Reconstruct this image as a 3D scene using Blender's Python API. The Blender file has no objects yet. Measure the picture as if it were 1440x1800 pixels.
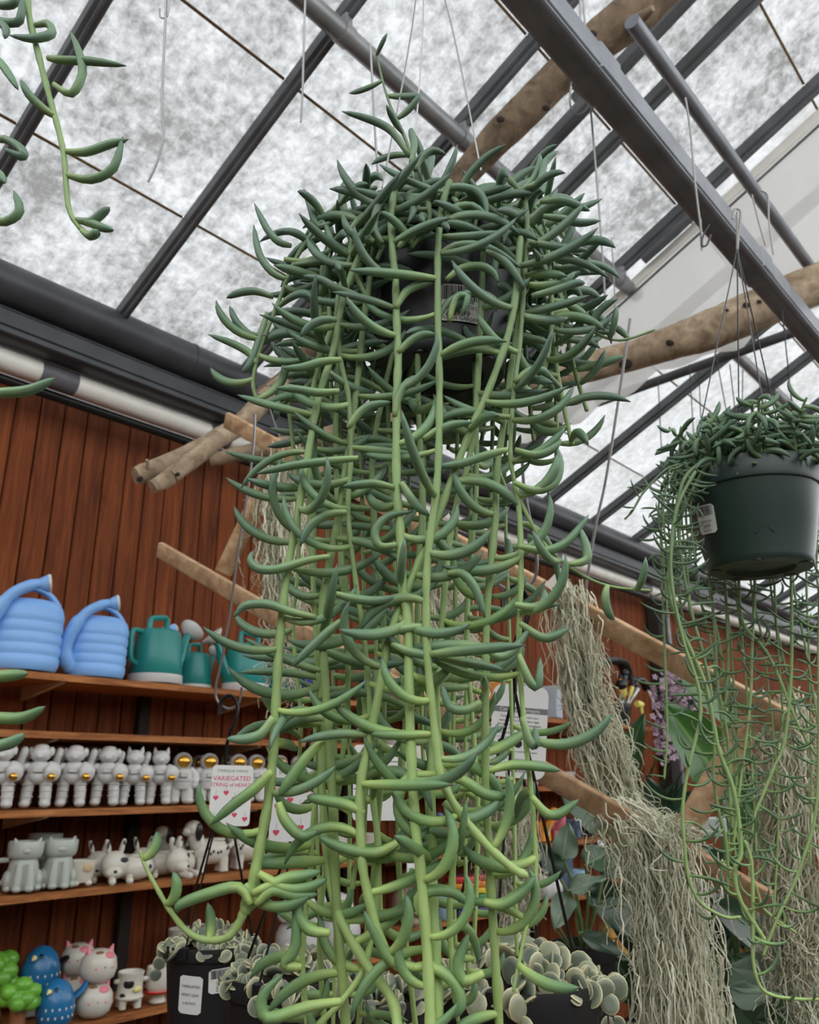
import bpy, bmesh, math, random
import numpy as np
from mathutils import Vector, Matrix, Quaternion
random.seed(7)
RS = np.random.RandomState(11)
PI = math.pi
SC = bpy.context.scene
COL = SC.collection

# ------------------------------------------------------------------ camera
FPX = 1460.0                       # focal length in pixels of the 1440 x 1800 frame
TH = math.radians(17.85)           # upward pitch
CAMZ = 1.55
cd = bpy.data.cameras.new('camera'); cam = bpy.data.objects.new('camera', cd); COL.objects.link(cam)
cd.sensor_fit = 'HORIZONTAL'; cd.sensor_width = 36.0; cd.lens = 36.0 * FPX / 1440.0
cd.clip_start = 0.05; cd.clip_end = 200
cd.dof.use_dof = True; cd.dof.focus_distance = 0.85; cd.dof.aperture_fstop = 14.0
cam.location = (0, 0, CAMZ); cam.rotation_euler = (PI/2 + TH, 0, 0)
SC.camera = cam
# ------------------------------------------------------------------ sky and exposure
wd = bpy.data.worlds.new('overcast_sky'); SC.world = wd; wd.use_nodes = True
bg = wd.node_tree.nodes['Background']
bg.inputs[0].default_value = (0.95, 0.98, 1.0, 1); bg.inputs[1].default_value = 2.9
SC.view_settings.view_transform = 'Standard'; SC.view_settings.look = 'None'
SC.view_settings.gamma = 1.0; SC.view_settings.exposure = 0.0; SC.view_settings.use_curve_mapping = False
SC.cycles.max_bounces = 10; SC.cycles.diffuse_bounces = 5; SC.cycles.transparent_max_bounces = 16
SC.cycles.use_denoising = True

# ------------------------------------------------------------------ frames
AZ = math.radians(41.5)
UD = Vector((math.sin(AZ), math.cos(AZ), 0)); WD = Vector((-math.cos(AZ), math.sin(AZ), 0)); ZD = Vector((0, 0, 1))
ROTW = PI/2 - AZ                   # rotation that turns local x along the wall
CAM = Vector((0, 0, CAMZ))
def ray(x, y):
    cx, cy = (x-720)/FPX, (900-y)/FPX
    return Vector((cx, math.cos(TH)-cy*math.sin(TH), math.sin(TH)+cy*math.cos(TH)))
def at(x, y, t): return CAM + ray(x, y)*t
def onY(x, y, Y): r = ray(x, y); return CAM + r*(Y/r.y)
def onw(x, y, w): r = ray(x, y); return CAM + r*(w/r.dot(WD))
def onu(x, y, u): r = ray(x, y); return CAM + r*(u/r.dot(UD))
def onz(x, y, z): r = ray(x, y); return CAM + r*((z-CAMZ)/r.z)
def WL(u, w, z): return UD*u + WD*w + ZD*z
def u_of(p): return p.dot(UD)
def w_of(p): return p.dot(WD)
def proj(p):
    d = p - CAM
    t = d.y*math.cos(TH) + d.z*math.sin(TH); v = -d.y*math.sin(TH) + d.z*math.cos(TH)
    return 720 + FPX*d.x/t, 900 - FPX*v/t, t
def u_at(px, w, z):
    lo, hi = -1.0, 14.0
    for _ in range(40):
        m = (lo+hi)/2
        if proj(WL(m, w, z))[0] < px: lo = m
        else: hi = m
    return lo

# ------------------------------------------------------------------ materials
def _mat(name):
    m = bpy.data.materials.new(name); m.use_nodes = True
    nt = m.node_tree
    return m, nt, nt.nodes['Principled BSDF']
def lin(c):
    return tuple(((v/255.0+0.055)/1.055)**2.4 if v/255.0 > 0.04045 else v/255.0/12.92 for v in c)
def mat(name, rgb, rough=0.5, var=0.12, scale=18.0, bump=0.0, bscale=None, metal=0.0, spec=0.5, objvar=0.0, coat=0.0, stretch=None, detail=4.0, sss=0.0):
    m, nt, p = _mat(name); N = nt.nodes; L = nt.links
    c = lin(rgb)
    tc = N.new('ShaderNodeTexCoord'); mp = N.new('ShaderNodeMapping'); L.new(tc.outputs['Object'], mp.inputs[0])
    if stretch: mp.inputs['Scale'].default_value = stretch
    nz = N.new('ShaderNodeTexNoise'); nz.inputs['Scale'].default_value = scale; nz.inputs['Detail'].default_value = detail
    L.new(mp.outputs[0], nz.inputs['Vector'])
    cr = N.new('ShaderNodeValToRGB')
    cr.color_ramp.elements[0].position = 0.3; cr.color_ramp.elements[1].position = 0.7
    cr.color_ramp.elements[0].color = tuple(min(1, v*(1-var)) for v in c)+(1,)
    cr.color_ramp.elements[1].color = tuple(min(1, v*(1+var)) for v in c)+(1,)
    L.new(nz.outputs['Fac'], cr.inputs[0])
    out = cr.outputs[0]
    if objvar:
        oi = N.new('ShaderNodeObjectInfo'); mr = N.new('ShaderNodeMapRange')
        mr.inputs['To Min'].default_value = 1-objvar; mr.inputs['To Max'].default_value = 1+objvar
        L.new(oi.outputs['Random'], mr.inputs['Value'])
        hs = N.new('ShaderNodeHueSaturation'); L.new(mr.outputs[0], hs.inputs['Value']); L.new(out, hs.inputs['Color']); out = hs.outputs[0]
    L.new(out, p.inputs['Base Color'])
    p.inputs['Roughness'].default_value = rough; p.inputs['Metallic'].default_value = metal
    p.inputs['Specular IOR Level'].default_value = spec; p.inputs['Coat Weight'].default_value = coat
    if bump:
        b = N.new('ShaderNodeBump'); b.inputs['Strength'].default_value = bump; b.inputs['Distance'].default_value = 0.004
        n2 = N.new('ShaderNodeTexNoise'); n2.inputs['Scale'].default_value = bscale or scale*3; n2.inputs['Detail'].default_value = 5
        L.new(mp.outputs[0], n2.inputs['Vector']); L.new(n2.outputs['Fac'], b.inputs['Height']); L.new(b.outputs[0], p.inputs['Normal'])
    return m
def wood(name, a, b, grain=(30, 30, 2.0), rough=0.6, objvar=0.12, bump=0.25):
    m, nt, p = _mat(name); N = nt.nodes; L = nt.links
    tc = N.new('ShaderNodeTexCoord'); mp = N.new('ShaderNodeMapping'); L.new(tc.outputs['Object'], mp.inputs[0]); mp.inputs['Scale'].default_value = grain
    oi = N.new('ShaderNodeObjectInfo'); va = N.new('ShaderNodeVectorMath'); va.operation = 'ADD'
    sc = N.new('ShaderNodeVectorMath'); sc.operation = 'SCALE'; sc.inputs[0].default_value = (13, 7, 29); L.new(oi.outputs['Random'], sc.inputs['Scale'])
    L.new(mp.outputs[0], va.inputs[0]); L.new(sc.outputs[0], va.inputs[1])
    nz = N.new('ShaderNodeTexNoise'); nz.inputs['Scale'].default_value = 1.6; nz.inputs['Detail'].default_value = 6; nz.inputs['Roughness'].default_value = 0.65; nz.inputs['Distortion'].default_value = 0.6
    L.new(va.outputs[0], nz.inputs['Vector'])
    cr = N.new('ShaderNodeValToRGB'); cr.color_ramp.elements[0].position = 0.33; cr.color_ramp.elements[1].position = 0.68
    cr.color_ramp.elements[0].color = lin(a)+(1,); cr.color_ramp.elements[1].color = lin(b)+(1,)
    L.new(nz.outputs['Fac'], cr.inputs[0])
    mr = N.new('ShaderNodeMapRange'); mr.inputs['To Min'].default_value = 1-objvar; mr.inputs['To Max'].default_value = 1+objvar
    L.new(oi.outputs['Random'], mr.inputs['Value'])
    hs = N.new('ShaderNodeHueSaturation'); L.new(mr.outputs[0], hs.inputs['Value']); L.new(cr.outputs[0], hs.inputs['Color'])
    L.new(hs.outputs[0], p.inputs['Base Color']); p.inputs['Roughness'].default_value = rough; p.inputs['Specular IOR Level'].default_value = 0.25
    bp = N.new('ShaderNodeBump'); bp.inputs['Strength'].default_value = bump; bp.inputs['Distance'].default_value = 0.003
    L.new(nz.outputs['Fac'], bp.inputs['Height']); L.new(bp.outputs[0], p.inputs['Normal'])
    return m

def glazing(name, clear, trans, dirt=(0.30, 0.72)):
    """Weathered corrugated fibreglass / glass: part clear, part diffusing, with grey algae mottling."""
    m, nt, p = _mat(name); N = nt.nodes; L = nt.links; N.remove(p)
    out = N['Material Output']
    tc = N.new('ShaderNodeTexCoord')
    oi = N.new('ShaderNodeObjectInfo'); sc = N.new('ShaderNodeVectorMath'); sc.operation = 'SCALE'; sc.inputs[0].default_value = (41, 23, 17); L.new(oi.outputs['Random'], sc.inputs['Scale'])
    mp = N.new('ShaderNodeVectorMath'); mp.operation = 'ADD'; L.new(tc.outputs['Object'], mp.inputs[0]); L.new(sc.outputs[0], mp.inputs[1])
    n1 = N.new('ShaderNodeTexNoise'); n1.inputs['Scale'].default_value = 24; n1.inputs['Detail'].default_value = 8; n1.inputs['Roughness'].default_value = 0.68; n1.inputs['Distortion'].default_value = 0.25
    L.new(mp.outputs[0], n1.inputs['Vector'])
    n2 = N.new('ShaderNodeTexNoise'); n2.inputs['Scale'].default_value = 3.2; n2.inputs['Detail'].default_value = 4
    L.new(mp.outputs[0], n2.inputs['Vector'])
    mps = N.new('ShaderNodeMapping'); L.new(mp.outputs[0], mps.inputs[0]); mps.inputs['Scale'].default_value = (50, 3.0, 1.0); mps.inputs['Rotation'].default_value = (0, 0, 0.12)
    n3 = N.new('ShaderNodeTexNoise'); n3.inputs['Scale'].default_value = 1.5; n3.inputs['Detail'].default_value = 3
    L.new(mps.outputs[0], n3.inputs['Vector'])
    def ma(op, a, b):
        x = N.new('ShaderNodeMath'); x.operation = op
        for i, v in enumerate((a, b)):
            if hasattr(v, 'links'): L.new(v, x.inputs[i])
            else: x.inputs[i].default_value = v
        return x.outputs[0]
    s = ma('ADD', ma('MULTIPLY', n1.outputs['Fac'], 1.2), ma('MULTIPLY', n2.outputs['Fac'], 0.8))
    s = ma('ADD', s, ma('MULTIPLY', n3.outputs['Fac'], 0.18))
    cr = N.new('ShaderNodeValToRGB'); e = cr.color_ramp.elements
    e[0].position = 0.40; e[1].position = 0.61
    e[0].color = (dirt[0], dirt[0]*0.98, dirt[0]*0.95, 1); e[1].color = (dirt[1], dirt[1], dirt[1]*1.01, 1)
    s2 = ma('MULTIPLY', s, 0.46); L.new(s2, cr.inputs[0])
    tr = N.new('ShaderNodeBsdfTransparent'); L.new(cr.outputs[0], tr.inputs[0])
    tl = N.new('ShaderNodeBsdfTranslucent'); L.new(cr.outputs[0], tl.inputs[0])
    mx = N.new('ShaderNodeMixShader'); mx.inputs[0].default_value = trans/(clear+trans)
    L.new(tr.outputs[0], mx.inputs[1]); L.new(tl.outputs[0], mx.inputs[2]); L.new(mx.outputs[0], out.inputs[0])
    return m

# ------------------------------------------------------------------ mesh builder
class MB:
    def __init__(s): s.v = []; s.f = []; s.mi = []; s.t = []; s.uv = {}; s.cur = 0
    def add(s, vs, fs, t=None):
        o = len(s.v); s.v += [Vector(a) for a in vs]; s.f += [tuple(i+o for i in f) for f in fs]; s.mi += [s.cur]*len(fs)
        s.t += list(t) if t is not None else [0.0]*len(vs)
        return s
    def box(s, c, d, R=None, taper=1.0):
        c = Vector(c); x, y, z = (a/2 for a in d); vs = []
        for k, (sx, sy, sz) in enumerate(((-1,-1,-1),(1,-1,-1),(1,1,-1),(-1,1,-1),(-1,-1,1),(1,-1,1),(1,1,1),(-1,1,1))):
            q = taper if sz > 0 else 1.0
            p = Vector((sx*x*q, sy*y*q, sz*z)); vs.append(c + (R @ p if R else p))
        return s.add(vs, [(0,3,2,1),(4,5,6,7),(0,1,5,4),(1,2,6,5),(2,3,7,6),(3,0,4,7)])
    def rbox(s, c, d, b=0.004, R=None):
        """box with chamfered vertical and horizontal edges"""
        c = Vector(c); x, y, z = (a/2 for a in d); rings = []
        def ring(zz, ins):
            X, Y = x-ins, y-ins; q = min(b, X*0.9, Y*0.9)
            return [(-X+q,-Y,zz),(X-q,-Y,zz),(X,-Y+q,zz),(X,Y-q,zz),(X-q,Y,zz),(-X+q,Y,zz),(-X,Y-q,zz),(-X,-Y+q,zz)]
        pts = ring(-z, b) + ring(-z+b, 0) + ring(z-b, 0) + ring(z, b)
        vs = [c + (R @ Vector(p) if R else Vector(p)) for p in pts]
        fs = [tuple(reversed(range(8))), tuple(range(24, 32))]
        for k in range(3):
            for i in range(8): j = (i+1) % 8; fs.append((k*8+i, k*8+j, k*8+8+j, k*8+8+i))
        return s.add(vs, fs)
    def tube(s, path, rad, n=8, cap=True, flat=1.0, tt=None, up=None, round_end=False):
        P = [Vector(p) for p in path]; m = len(P)
        if not hasattr(rad, '__len__'): rad = [rad]*m
        if round_end:
            r0, r1 = rad[0], rad[-1]
            d0 = (P[0]-P[1]).normalized(); d1 = (P[-1]-P[-2]).normalized()
            P = [P[0]+d0*r0*0.9, P[0]+d0*r0*0.6] + P + [P[-1]+d1*r1*0.6, P[-1]+d1*r1*0.9]
            rad = [r0*0.35, r0*0.78] + list(rad) + [r1*0.78, r1*0.35]; m = len(P)
            if tt: tt = [tt[0]]*2 + list(tt) + [tt[-1]]*2
        T = []
        for i in range(m):
            a = P[max(0, i-1)]; b = P[min(m-1, i+1)]; d = b-a
            T.append(d.normalized() if d.length > 1e-9 else Vector((0,0,1)))
        ref = Vector(up) if up is not None else (Vector((0,0,1)) if abs(T[0].z) < 0.9 else Vector((1,0,0)))
        N0 = (ref - T[0]*ref.dot(T[0])).normalized()
        vs = []; ts = []
        for i in range(m):
            if i: N0 = (N0 - T[i]*N0.dot(T[i])).normalized()
            B = T[i].cross(N0)
            for k in range(n):
                a = 2*PI*k/n; vs.append(P[i] + (N0*math.cos(a)*flat + B*math.sin(a))*rad[i]); ts.append(tt[i] if tt else i/(m-1))
        fs = []
        for i in range(m-1):
            for k in range(n):
                j = (k+1) % n; fs.append((i*n+k, i*n+j, (i+1)*n+j, (i+1)*n+k))
        if cap: fs += [tuple(reversed(range(n))), tuple(range((m-1)*n, m*n))]
        return s.add(vs, fs, ts)
    def lathe(s, prof, n=24, c=(0,0,0), sx=1.0, sy=1.0, R=None, cap0=False, cap1=False, a0=0.0):
        c = Vector(c); vs = []; m = len(prof)
        for r, z in prof:
            for k in range(n):
                a = a0 + 2*PI*k/n; p = Vector((r*math.cos(a)*sx, r*math.sin(a)*sy, z)); vs.append(c + (R @ p if R else p))
        fs = []
        for i in range(m-1):
            for k in range(n):
                j = (k+1) % n; fs.append((i*n+k, i*n+j, (i+1)*n+j, (i+1)*n+k))
        if cap0: fs.append(tuple(reversed(range(n))))
        if cap1: fs.append(tuple(range((m-1)*n, m*n)))
        return s.add(vs, fs)
    def ell(s, c, r, R=None, nu=14, nv=9):
        prof = []
        c = Vector(c); vs = []; fs = []
        if not hasattr(r, '__len__'): r = (r, r, r)
        for i in range(nv+1):
            ph = PI*i/nv
            rr = max(math.sin(ph), 0.02)
            for k in range(nu):
                a = 2*PI*k/nu; p = Vector((rr*math.cos(a)*r[0], rr*math.sin(a)*r[1], -math.cos(ph)*r[2])); vs.append(c + (R @ p if R else p))
        for i in range(nv):
            for k in range(nu):
                j = (k+1) % nu; fs.append((i*nu+k, i*nu+j, (i+1)*nu+j, (i+1)*nu+k))
        return s.add(vs, fs)
    def plate(s, outline, th, M):
        """outline (x, y) in local plane, thickness along local z; M maps local to world"""
        n = len(outline)
        vs = [M @ Vector((x, y, th/2)) for x, y in outline] + [M @ Vector((x, y, -th/2)) for x, y in outline]
        fs = [tuple(range(n)), tuple(reversed(range(n, 2*n)))] + [(i, n+i, n+(i+1) % n, (i+1) % n) for i in range(n)]
        return s.add(vs, fs)
    def mesh(s, name, mats, smooth=True, origin=None, sharp=True):
        me = bpy.data.meshes.new(name)
        o = Vector(origin) if origin is not None else Vector((0,0,0))
        me.from_pydata([tuple(v-o) for v in s.v], [], s.f)
        for m in (mats if isinstance(mats, (list, tuple)) else [mats]): me.materials.append(m)
        if any(s.mi): me.polygons.foreach_set('material_index', s.mi)
        if smooth:
            me.polygons.foreach_set('use_smooth', [True]*len(me.polygons))
        at_ = me.attributes.new('t', 'FLOAT', 'POINT'); at_.data.foreach_set('value', s.t)
        me.update()
        if smooth and sharp:
            try: me.set_sharp_from_angle(angle=math.radians(42))
            except Exception: pass
        return me
    def build(s, name, mats, parent=None, smooth=True, origin=None, label=None, sharp=True):
        me = s.mesh(name, mats, smooth, origin, sharp)
        ob = bpy.data.objects.new(name, me); COL.objects.link(ob)
        if origin is not None: ob.location = origin
        if parent is not None: ob.parent = parent
        if label: ob['label'] = label
        return ob
def tag(o, label, cat, group=None, kind=None):
    if kind != 'structure': o['label'] = label; o['category'] = cat
    elif label: o['label'] = label
    if group: o['group'] = group
    if kind: o['kind'] = kind
    return o
def empty(name, loc, rz=0.0):
    o = bpy.data.objects.new(name, None); COL.objects.link(o); o.location = loc; o.rotation_euler = (0, 0, rz); o.empty_display_size = 0.05
    return o
def copy_tree(o, parent=None):
    c = o.copy(); COL.objects.link(c); c.parent = parent
    for ch in list(o.children): copy_tree(ch, c)
    return c
def inst(name, me, parent=None, M=None):
    ob = bpy.data.objects.new(name, me); COL.objects.link(ob)
    if M is not None: ob.matrix_world = M
    if parent is not None: ob.parent = parent
    return ob
def under(ob, parent):
    if parent.type == 'MESH': ob.parent = parent; return ob
    """parent a world-space mesh to a moved Empty, keeping it in place"""
    ob.parent = parent
    ob.matrix_parent_inverse = Matrix.LocRotScale(parent.location, parent.rotation_euler, None).inverted()
    return ob
def Rz(a): return Matrix.Rotation(a, 3, 'Z')
def Rx(a): return Matrix.Rotation(a, 3, 'X')
def Ry(a): return Matrix.Rotation(a, 3, 'Y')
def smooth_path(P, k=4):
    """Catmull-Rom through points"""
    P = [Vector(p) for p in P]; out = []
    for i in range(len(P)-1):
        a = P[max(i-1, 0)]; b = P[i]; c = P[i+1]; d = P[min(i+2, len(P)-1)]
        for j in range(k):
            t = j/k
            out.append(0.5*((2*b)+(c-a)*t+(2*a-5*b+4*c-d)*t*t+(3*b-a-3*c+d)*t*t*t))
    out.append(P[-1]); return out
def wall_frame(M3=None): return Rz(ROTW)

# ------------------------------------------------------------------ structure
M_plank = wood('stained_cedar_planks', (84, 38, 15), (132, 70, 33), grain=(24, 24, 1.6), rough=0.8, objvar=0.14)
M_dark = mat('dark_wall_backing', (30, 20, 15), 0.8)
M_shelf = wood('shelf_pine', (120, 66, 34), (196, 132, 80), grain=(3.0, 30, 30), rough=0.55, objvar=0.08)
M_floor = mat('concrete_floor', (105, 100, 92), 0.85, var=0.2, scale=6)
M_gutter = mat('dark_grey_painted_metal', (62, 64, 68), 0.42, var=0.25, scale=7, spec=0.5)
M_bar = mat('weathered_aluminium_bar', (84, 86, 88), 0.5, var=0.25, scale=9, metal=0.0)
M_steel = mat('galvanised_steel_tube', (136, 137, 138), 0.38, var=0.22, scale=12, metal=0.35)
M_beam = mat('grey_steel_beam', (126, 130, 136), 0.4, var=0.2, scale=8, metal=0.3)
M_pvc = mat('white_pvc', (236, 234, 224), 0.4, var=0.07, scale=10)
M_coup = mat('grey_pvc_coupling', (98, 96, 102), 0.5)
M_seam = mat('rusty_seam', (112, 86, 48), 0.8, var=0.35, scale=25)
M_glaze = glazing('weathered_fibreglass', 0.55, 0.45, (0.125, 0.35))
M_glazeR = glazing('weathered_fibreglass_far', 0.5, 0.5, (0.23, 0.36))
M_clear = glazing('clear_fill_glass', 0.9, 0.1, (0.86, 0.98))  # unseen back slope, glazed clear to throw fill light onto the plants
M_black = mat('black_plastic', (16, 17, 18), 0.35, var=0.2, scale=30)

ROOFZ0, ROOFW0, SL = 3.30, 2.75, math.radians(26)
def roofz(w): return ROOFZ0 + (ROOFW0-w)*math.tan(SL)
floor = tag(MB().box(WL(5, 0, -0.05), (18, 8, 0.1), Rz(ROTW)).build('floor', M_floor), 'grey concrete floor', '', kind='structure')
WALLW = 3.10
wl = tag(MB().box(WL(5, WALLW+0.08, 1.6), (18, 0.1, 3.2), Rz(ROTW)).build('wall_left', M_dark), 'reddish brown wooden plank wall behind the shelves', '', kind='structure')
pw = 0.0975
pm = MB().rbox((0, 0, 1.56), (pw-0.006, 0.022, 3.06), 0.004).mesh('plank', M_plank)
for i in range(134):
    u = -0.9 + i*pw
    o = inst('plank', pm, wl, Matrix.Translation(WL(u, WALLW+0.016+random.uniform(-.0015, .0015), 0)) @ Rz(ROTW).to_4x4())
wb = tag(MB().box(WL(5, -3.25, 1.25), (18, 0.1, 2.5), Rz(ROTW)).build('wall_back', M_plank), 'low unseen wooden wall behind the camera, height set to shape the light', '', kind='structure')  # out of view; height chosen to trim low frontal daylight
we = tag(MB().box(WL(13.2, 0, 1.6), (0.1, 6.6, 3.2), Rz(ROTW)).build('wall_right', M_plank), 'low wooden end wall far off', '', kind='structure')
wf = tag(MB().box(WL(-2.4, 0, 1.4), (0.1, 6.6, 2.8), Rz(ROTW)).build('wall_front', M_plank), 'unseen wooden end wall on the near side, added to block side light', '', kind='structure')  # added out of view to keep side light off the shelves
# dark post that ends the shelving
post = tag(MB().rbox(WL(6.60, WALLW-0.06, 1.53), (0.20, 0.10, 3.06), 0.006, Rz(ROTW)).build('trim_1', M_dark), 'dark upright post against the plank wall', '', kind='structure')

# roof: rafters (glazing bars) and panes as pieces of the ceiling
ceil_ = bpy.data.objects.new('ceiling', None); COL.objects.link(ceil_); ceil_.location = WL(3, 0, 4.6)
ceil_['kind'] = 'structure'; ceil_['label'] = 'sloping greenhouse roof of weathered translucent panes between grey bars'
def roofpt(u, w, off=0.0): return WL(u, w, roofz(w)) + (ZD*math.cos(SL) + WD*math.sin(SL))*off
RIDGE = -0.6
RU = [0.78 + 0.608*i for i in range(-3, 19)]
slopeR = Rz(ROTW) @ Rx(-SL)
def bar_mesh(w0, w1, off, wd_, hg):
    L = (w0-w1)/math.cos(SL)
    return MB().rbox((0, 0, 0), (wd_, L, hg), 0.004).mesh('glazing_bar', M_bar)
Lbar = ROOFW0+0.05-RIDGE
bm_ = bar_mesh(ROOFW0+0.05, RIDGE, 0, 0.042, 0.05)
bm2 = MB().rbox((0, 0, 0), (0.018, Lbar/math.cos(SL), 0.03), 0.003).mesh('glazing_bar_lip', M_bar)
def M34(loc, R): return Matrix.Translation(loc) @ R.to_4x4()
wm = (ROOFW0+0.05+RIDGE)/2
for u in RU:
    b = inst('glazing_bar', bm_, None, M34(roofpt(u, wm, -0.03), slopeR)); under(b, ceil_)
    c = inst('glazing_bar_lip', bm2, None, M34(roofpt(u, wm, -0.062), slopeR)); under(c, ceil_)
    c2 = inst('glazing_bar', bm_, None, M34(WL(u, -2*0.6-wm, roofz(wm)), Rz(ROTW) @ Rx(SL))); under(c2, ceil_)
WS = [2.80, 2.32, 1.77, 1.20, 0.60, 0.0, RIDGE]
for i in range(len(RU)-1):
    for k in range(len(WS)-1):
        w0, w1 = WS[k], WS[k+1]; L = (w0-w1)/math.cos(SL)
        m = MB(); a_, b_ = (RU[i+1]-RU[i]-0.01)/2, (L-0.004)/2; m.add([(-a_, -b_, 0), (a_, -b_, 0), (a_, b_, 0), (-a_, b_, 0)], [(0, 1, 2, 3)])
        far = RU[i] > 3.1
        o = m.build('pane', M_glazeR if far else M_glaze, smooth=False)
        # object-space origin differs per pane; shift texture by baking an offset through the location
        o.matrix_world = M34(roofpt((RU[i]+RU[i+1])/2, (w0+w1)/2, 0.002), slopeR); under(o, ceil_)
        s_ = MB().rbox((0, 0, 0), (RU[i+1]-RU[i]-0.04, 0.010, 0.006), 0.002).build('pane_seam', M_seam)
        s_.matrix_world = M34(roofpt((RU[i]+RU[i+1])/2, w1, -0.004), slopeR); under(s_, ceil_)
    L = (2.6)/math.cos(SL)
    a_ = (RU[i+1]-RU[i]-0.01)/2; o = MB().add([(-a_, -L/2, 0), (a_, -L/2, 0), (a_, L/2, 0), (-a_, L/2, 0)], [(0, 1, 2, 3)]).build('pane', M_clear, smooth=False)
    o.matrix_world = M34(WL((RU[i]+RU[i+1])/2, RIDGE-1.3, roofz(RIDGE)-1.3*math.tan(SL)), Rz(ROTW) @ Rx(SL)); under(o, ceil_)
# ridge and extra chord beside the log
tag(MB().rbox(WL(5, RIDGE, roofz(RIDGE)-0.05), (14, 0.08, 0.12), 0.01, Rz(ROTW)).build('trim_2', M_bar), 'grey ridge beam at the top of the roof', '', kind='structure')

# gutter along the wall head: rolled upper tube, lower lip, under-trough
gt = empty('gutter', WL(3, 2.8, 3.1))
def wline(u0, u1, w, z, n=2): return [WL(u0+(u1-u0)*i/(n-1), w, z) for i in range(n)]
m = MB(); m.tube(wline(-1.5, 12.5, 2.76, 3.22, 15), 0.075, 16); under(m.build('gutter_roll', M_gutter), gt)
m = MB(); m.rbox(WL(5.5, 2.84, 3.10), (14, 0.15, 0.075), 0.01, Rz(ROTW)); under(m.build('gutter_trough', M_gutter), gt)
m = MB(); m.rbox(WL(5.5, 2.90, 3.19), (14, 0.03, 0.25), 0.006, Rz(ROTW)); under(m.build('gutter_back', M_gutter), gt)
m = MB(); m.rbox(WL(5.5, 2.80, 3.048), (14, 0.09, 0.03), 0.006, Rz(ROTW)); under(m.build('gutter_lip', M_gutter), gt)
for k in range(5):
    u = 1.72 + k*2.3
    m = MB(); m.tube([WL(u, 2.76, 3.22), WL(u+0.012, 2.76, 3.22)], 0.0775, 16); under(m.build('joint_band', M_gutter), gt)
tag(gt, 'dark grey rolled metal gutter running along the top of the plank wall', 'gutter')
pp = empty('drain_pipe', WL(2, 2.88, 3.0))
u = -1.2; segs = [(-1.2, 1.18), (1.30, 1.93), (2.02, 4.6), (4.75, 5.9), (6.1, 12.0)]
for a, b in segs:
    m = MB(); m.tube(wline(a, b, 2.88, 2.995-0.006*(a > 4), 3), 0.042, 16); under(m.build('pipe_length', M_pvc), pp)
for a, b in ((1.17, 1.31), (1.92, 2.03), (4.58, 4.77), (5.88, 6.12)):
    m = MB(); m.tube(wline(a, b, 2.88, 2.995, 2), 0.0455, 16); under(m.build('coupling', M_coup), pp)
tag(pp, 'white plastic pipe with grey couplings running below the gutter', 'pipe')
tag(MB().tube(wline(-1.2, 12, 2.93, 2.945, 12), 0.02, 10).build('black_hose', M_black), 'thin black hose running just under the white pipe', 'hose')
# ------------------------------------------------------------------ steel members under the roof
def tube_thing(name, pts, r, M, label, cat, n=14, flat=None, square=False, group=None):
    m = MB()
    if square:
        a, b = Vector(pts[0]), Vector(pts[-1]); d = b-a; L = d.length
        R = d.to_track_quat('Y', 'Z').to_matrix()
        m.rbox((a+b)/2, (r*2, L, r*2.0), r*0.22, R)
    else: m.tube(pts, r, n)
    return tag(m.build(name, M), label, cat, group)
# purlin tube just below the bars
pa = WL(-0.5, 1.50, roofz(1.50)-0.125); pb = WL(3.36, 1.50, roofz(1.50)-0.125)
pu = empty('roof_purlin', WL(1.4, 1.5, roofz(1.5)-0.125))
m = MB(); m.tube([pa, pb], 0.033, 14); under(m.build('purlin_tube', M_steel), pu)
for u in (1.385, 1.99, 2.6, 3.2):
    m = MB(); m.tube([WL(u-0.02, 1.5, roofz(1.5)-0.125), WL(u+0.02, 1.5, roofz(1.5)-0.125)], 0.037, 14); m.rbox(WL(u, 1.5, roofz(1.5)-0.085), (0.03, 0.05, 0.06), 0.004, Rz(ROTW)); under(m.build('clamp', M_steel), pu)
tag(pu, 'round grey steel purlin clamped beneath the roof bars, ending at the plastic sheet', 'beam')
# big beam
BZ = 3.08
p0 = onz(905, 30, BZ); p1 = onz(1415, 530, BZ)
wb_ = (w_of(p0)+w_of(p1))/2
beam = empty('steel_beam', WL(2, wb_, BZ))
m = MB(); m.rbox(WL(3.5, wb_, BZ), (10, 0.075, 0.085), 0.012, Rz(ROTW)); under(m.build('beam_body', M_beam), beam)
m = MB(); m.rbox(WL(3.5, wb_-0.026, BZ-0.047), (10, 0.024, 0.012), 0.004, Rz(ROTW)); under(m.build('beam_flange', M_beam), beam)
for q in (p0+(p1-p0)*0.16, p0+(p1-p0)*0.80):
    m = MB(); m.rbox(WL(u_of(q), wb_, BZ), (0.11, 0.083, 0.094), 0.012, Rz(ROTW)); under(m.build('beam_sleeve', M_beam), beam)
tag(beam, 'heavy square grey steel beam crossing in front of the driftwood log', 'beam')
TZ = 3.42
p0 = onz(1110, 75, TZ); p1 = onz(1430, 450, TZ); wt_ = (w_of(p0)+w_of(p1))/2
tag(MB().tube(wline(u_of(p0)-0.06, 3.24, wt_, TZ, 12), 0.021, 12).build('steel_rod', M_beam), 'thin dark steel tube right of the heavy beam under the roof', 'beam')
# far purlin beyond the plastic sheet
p0 = onu(1275, 610, 4.0); wz = w_of(p0)
pf0 = at(1275, 605, 4.75); pf1 = at(1440, 742, 6.0)
tag(MB().tube(wline(u_of(pf0), u_of(pf0)+5, w_of(pf0), pf0.z, 4), 0.034, 12).build('roof_purlin', M_steel), 'grey steel purlin tube seen beyond the plastic sheet at right', 'beam')
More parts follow.
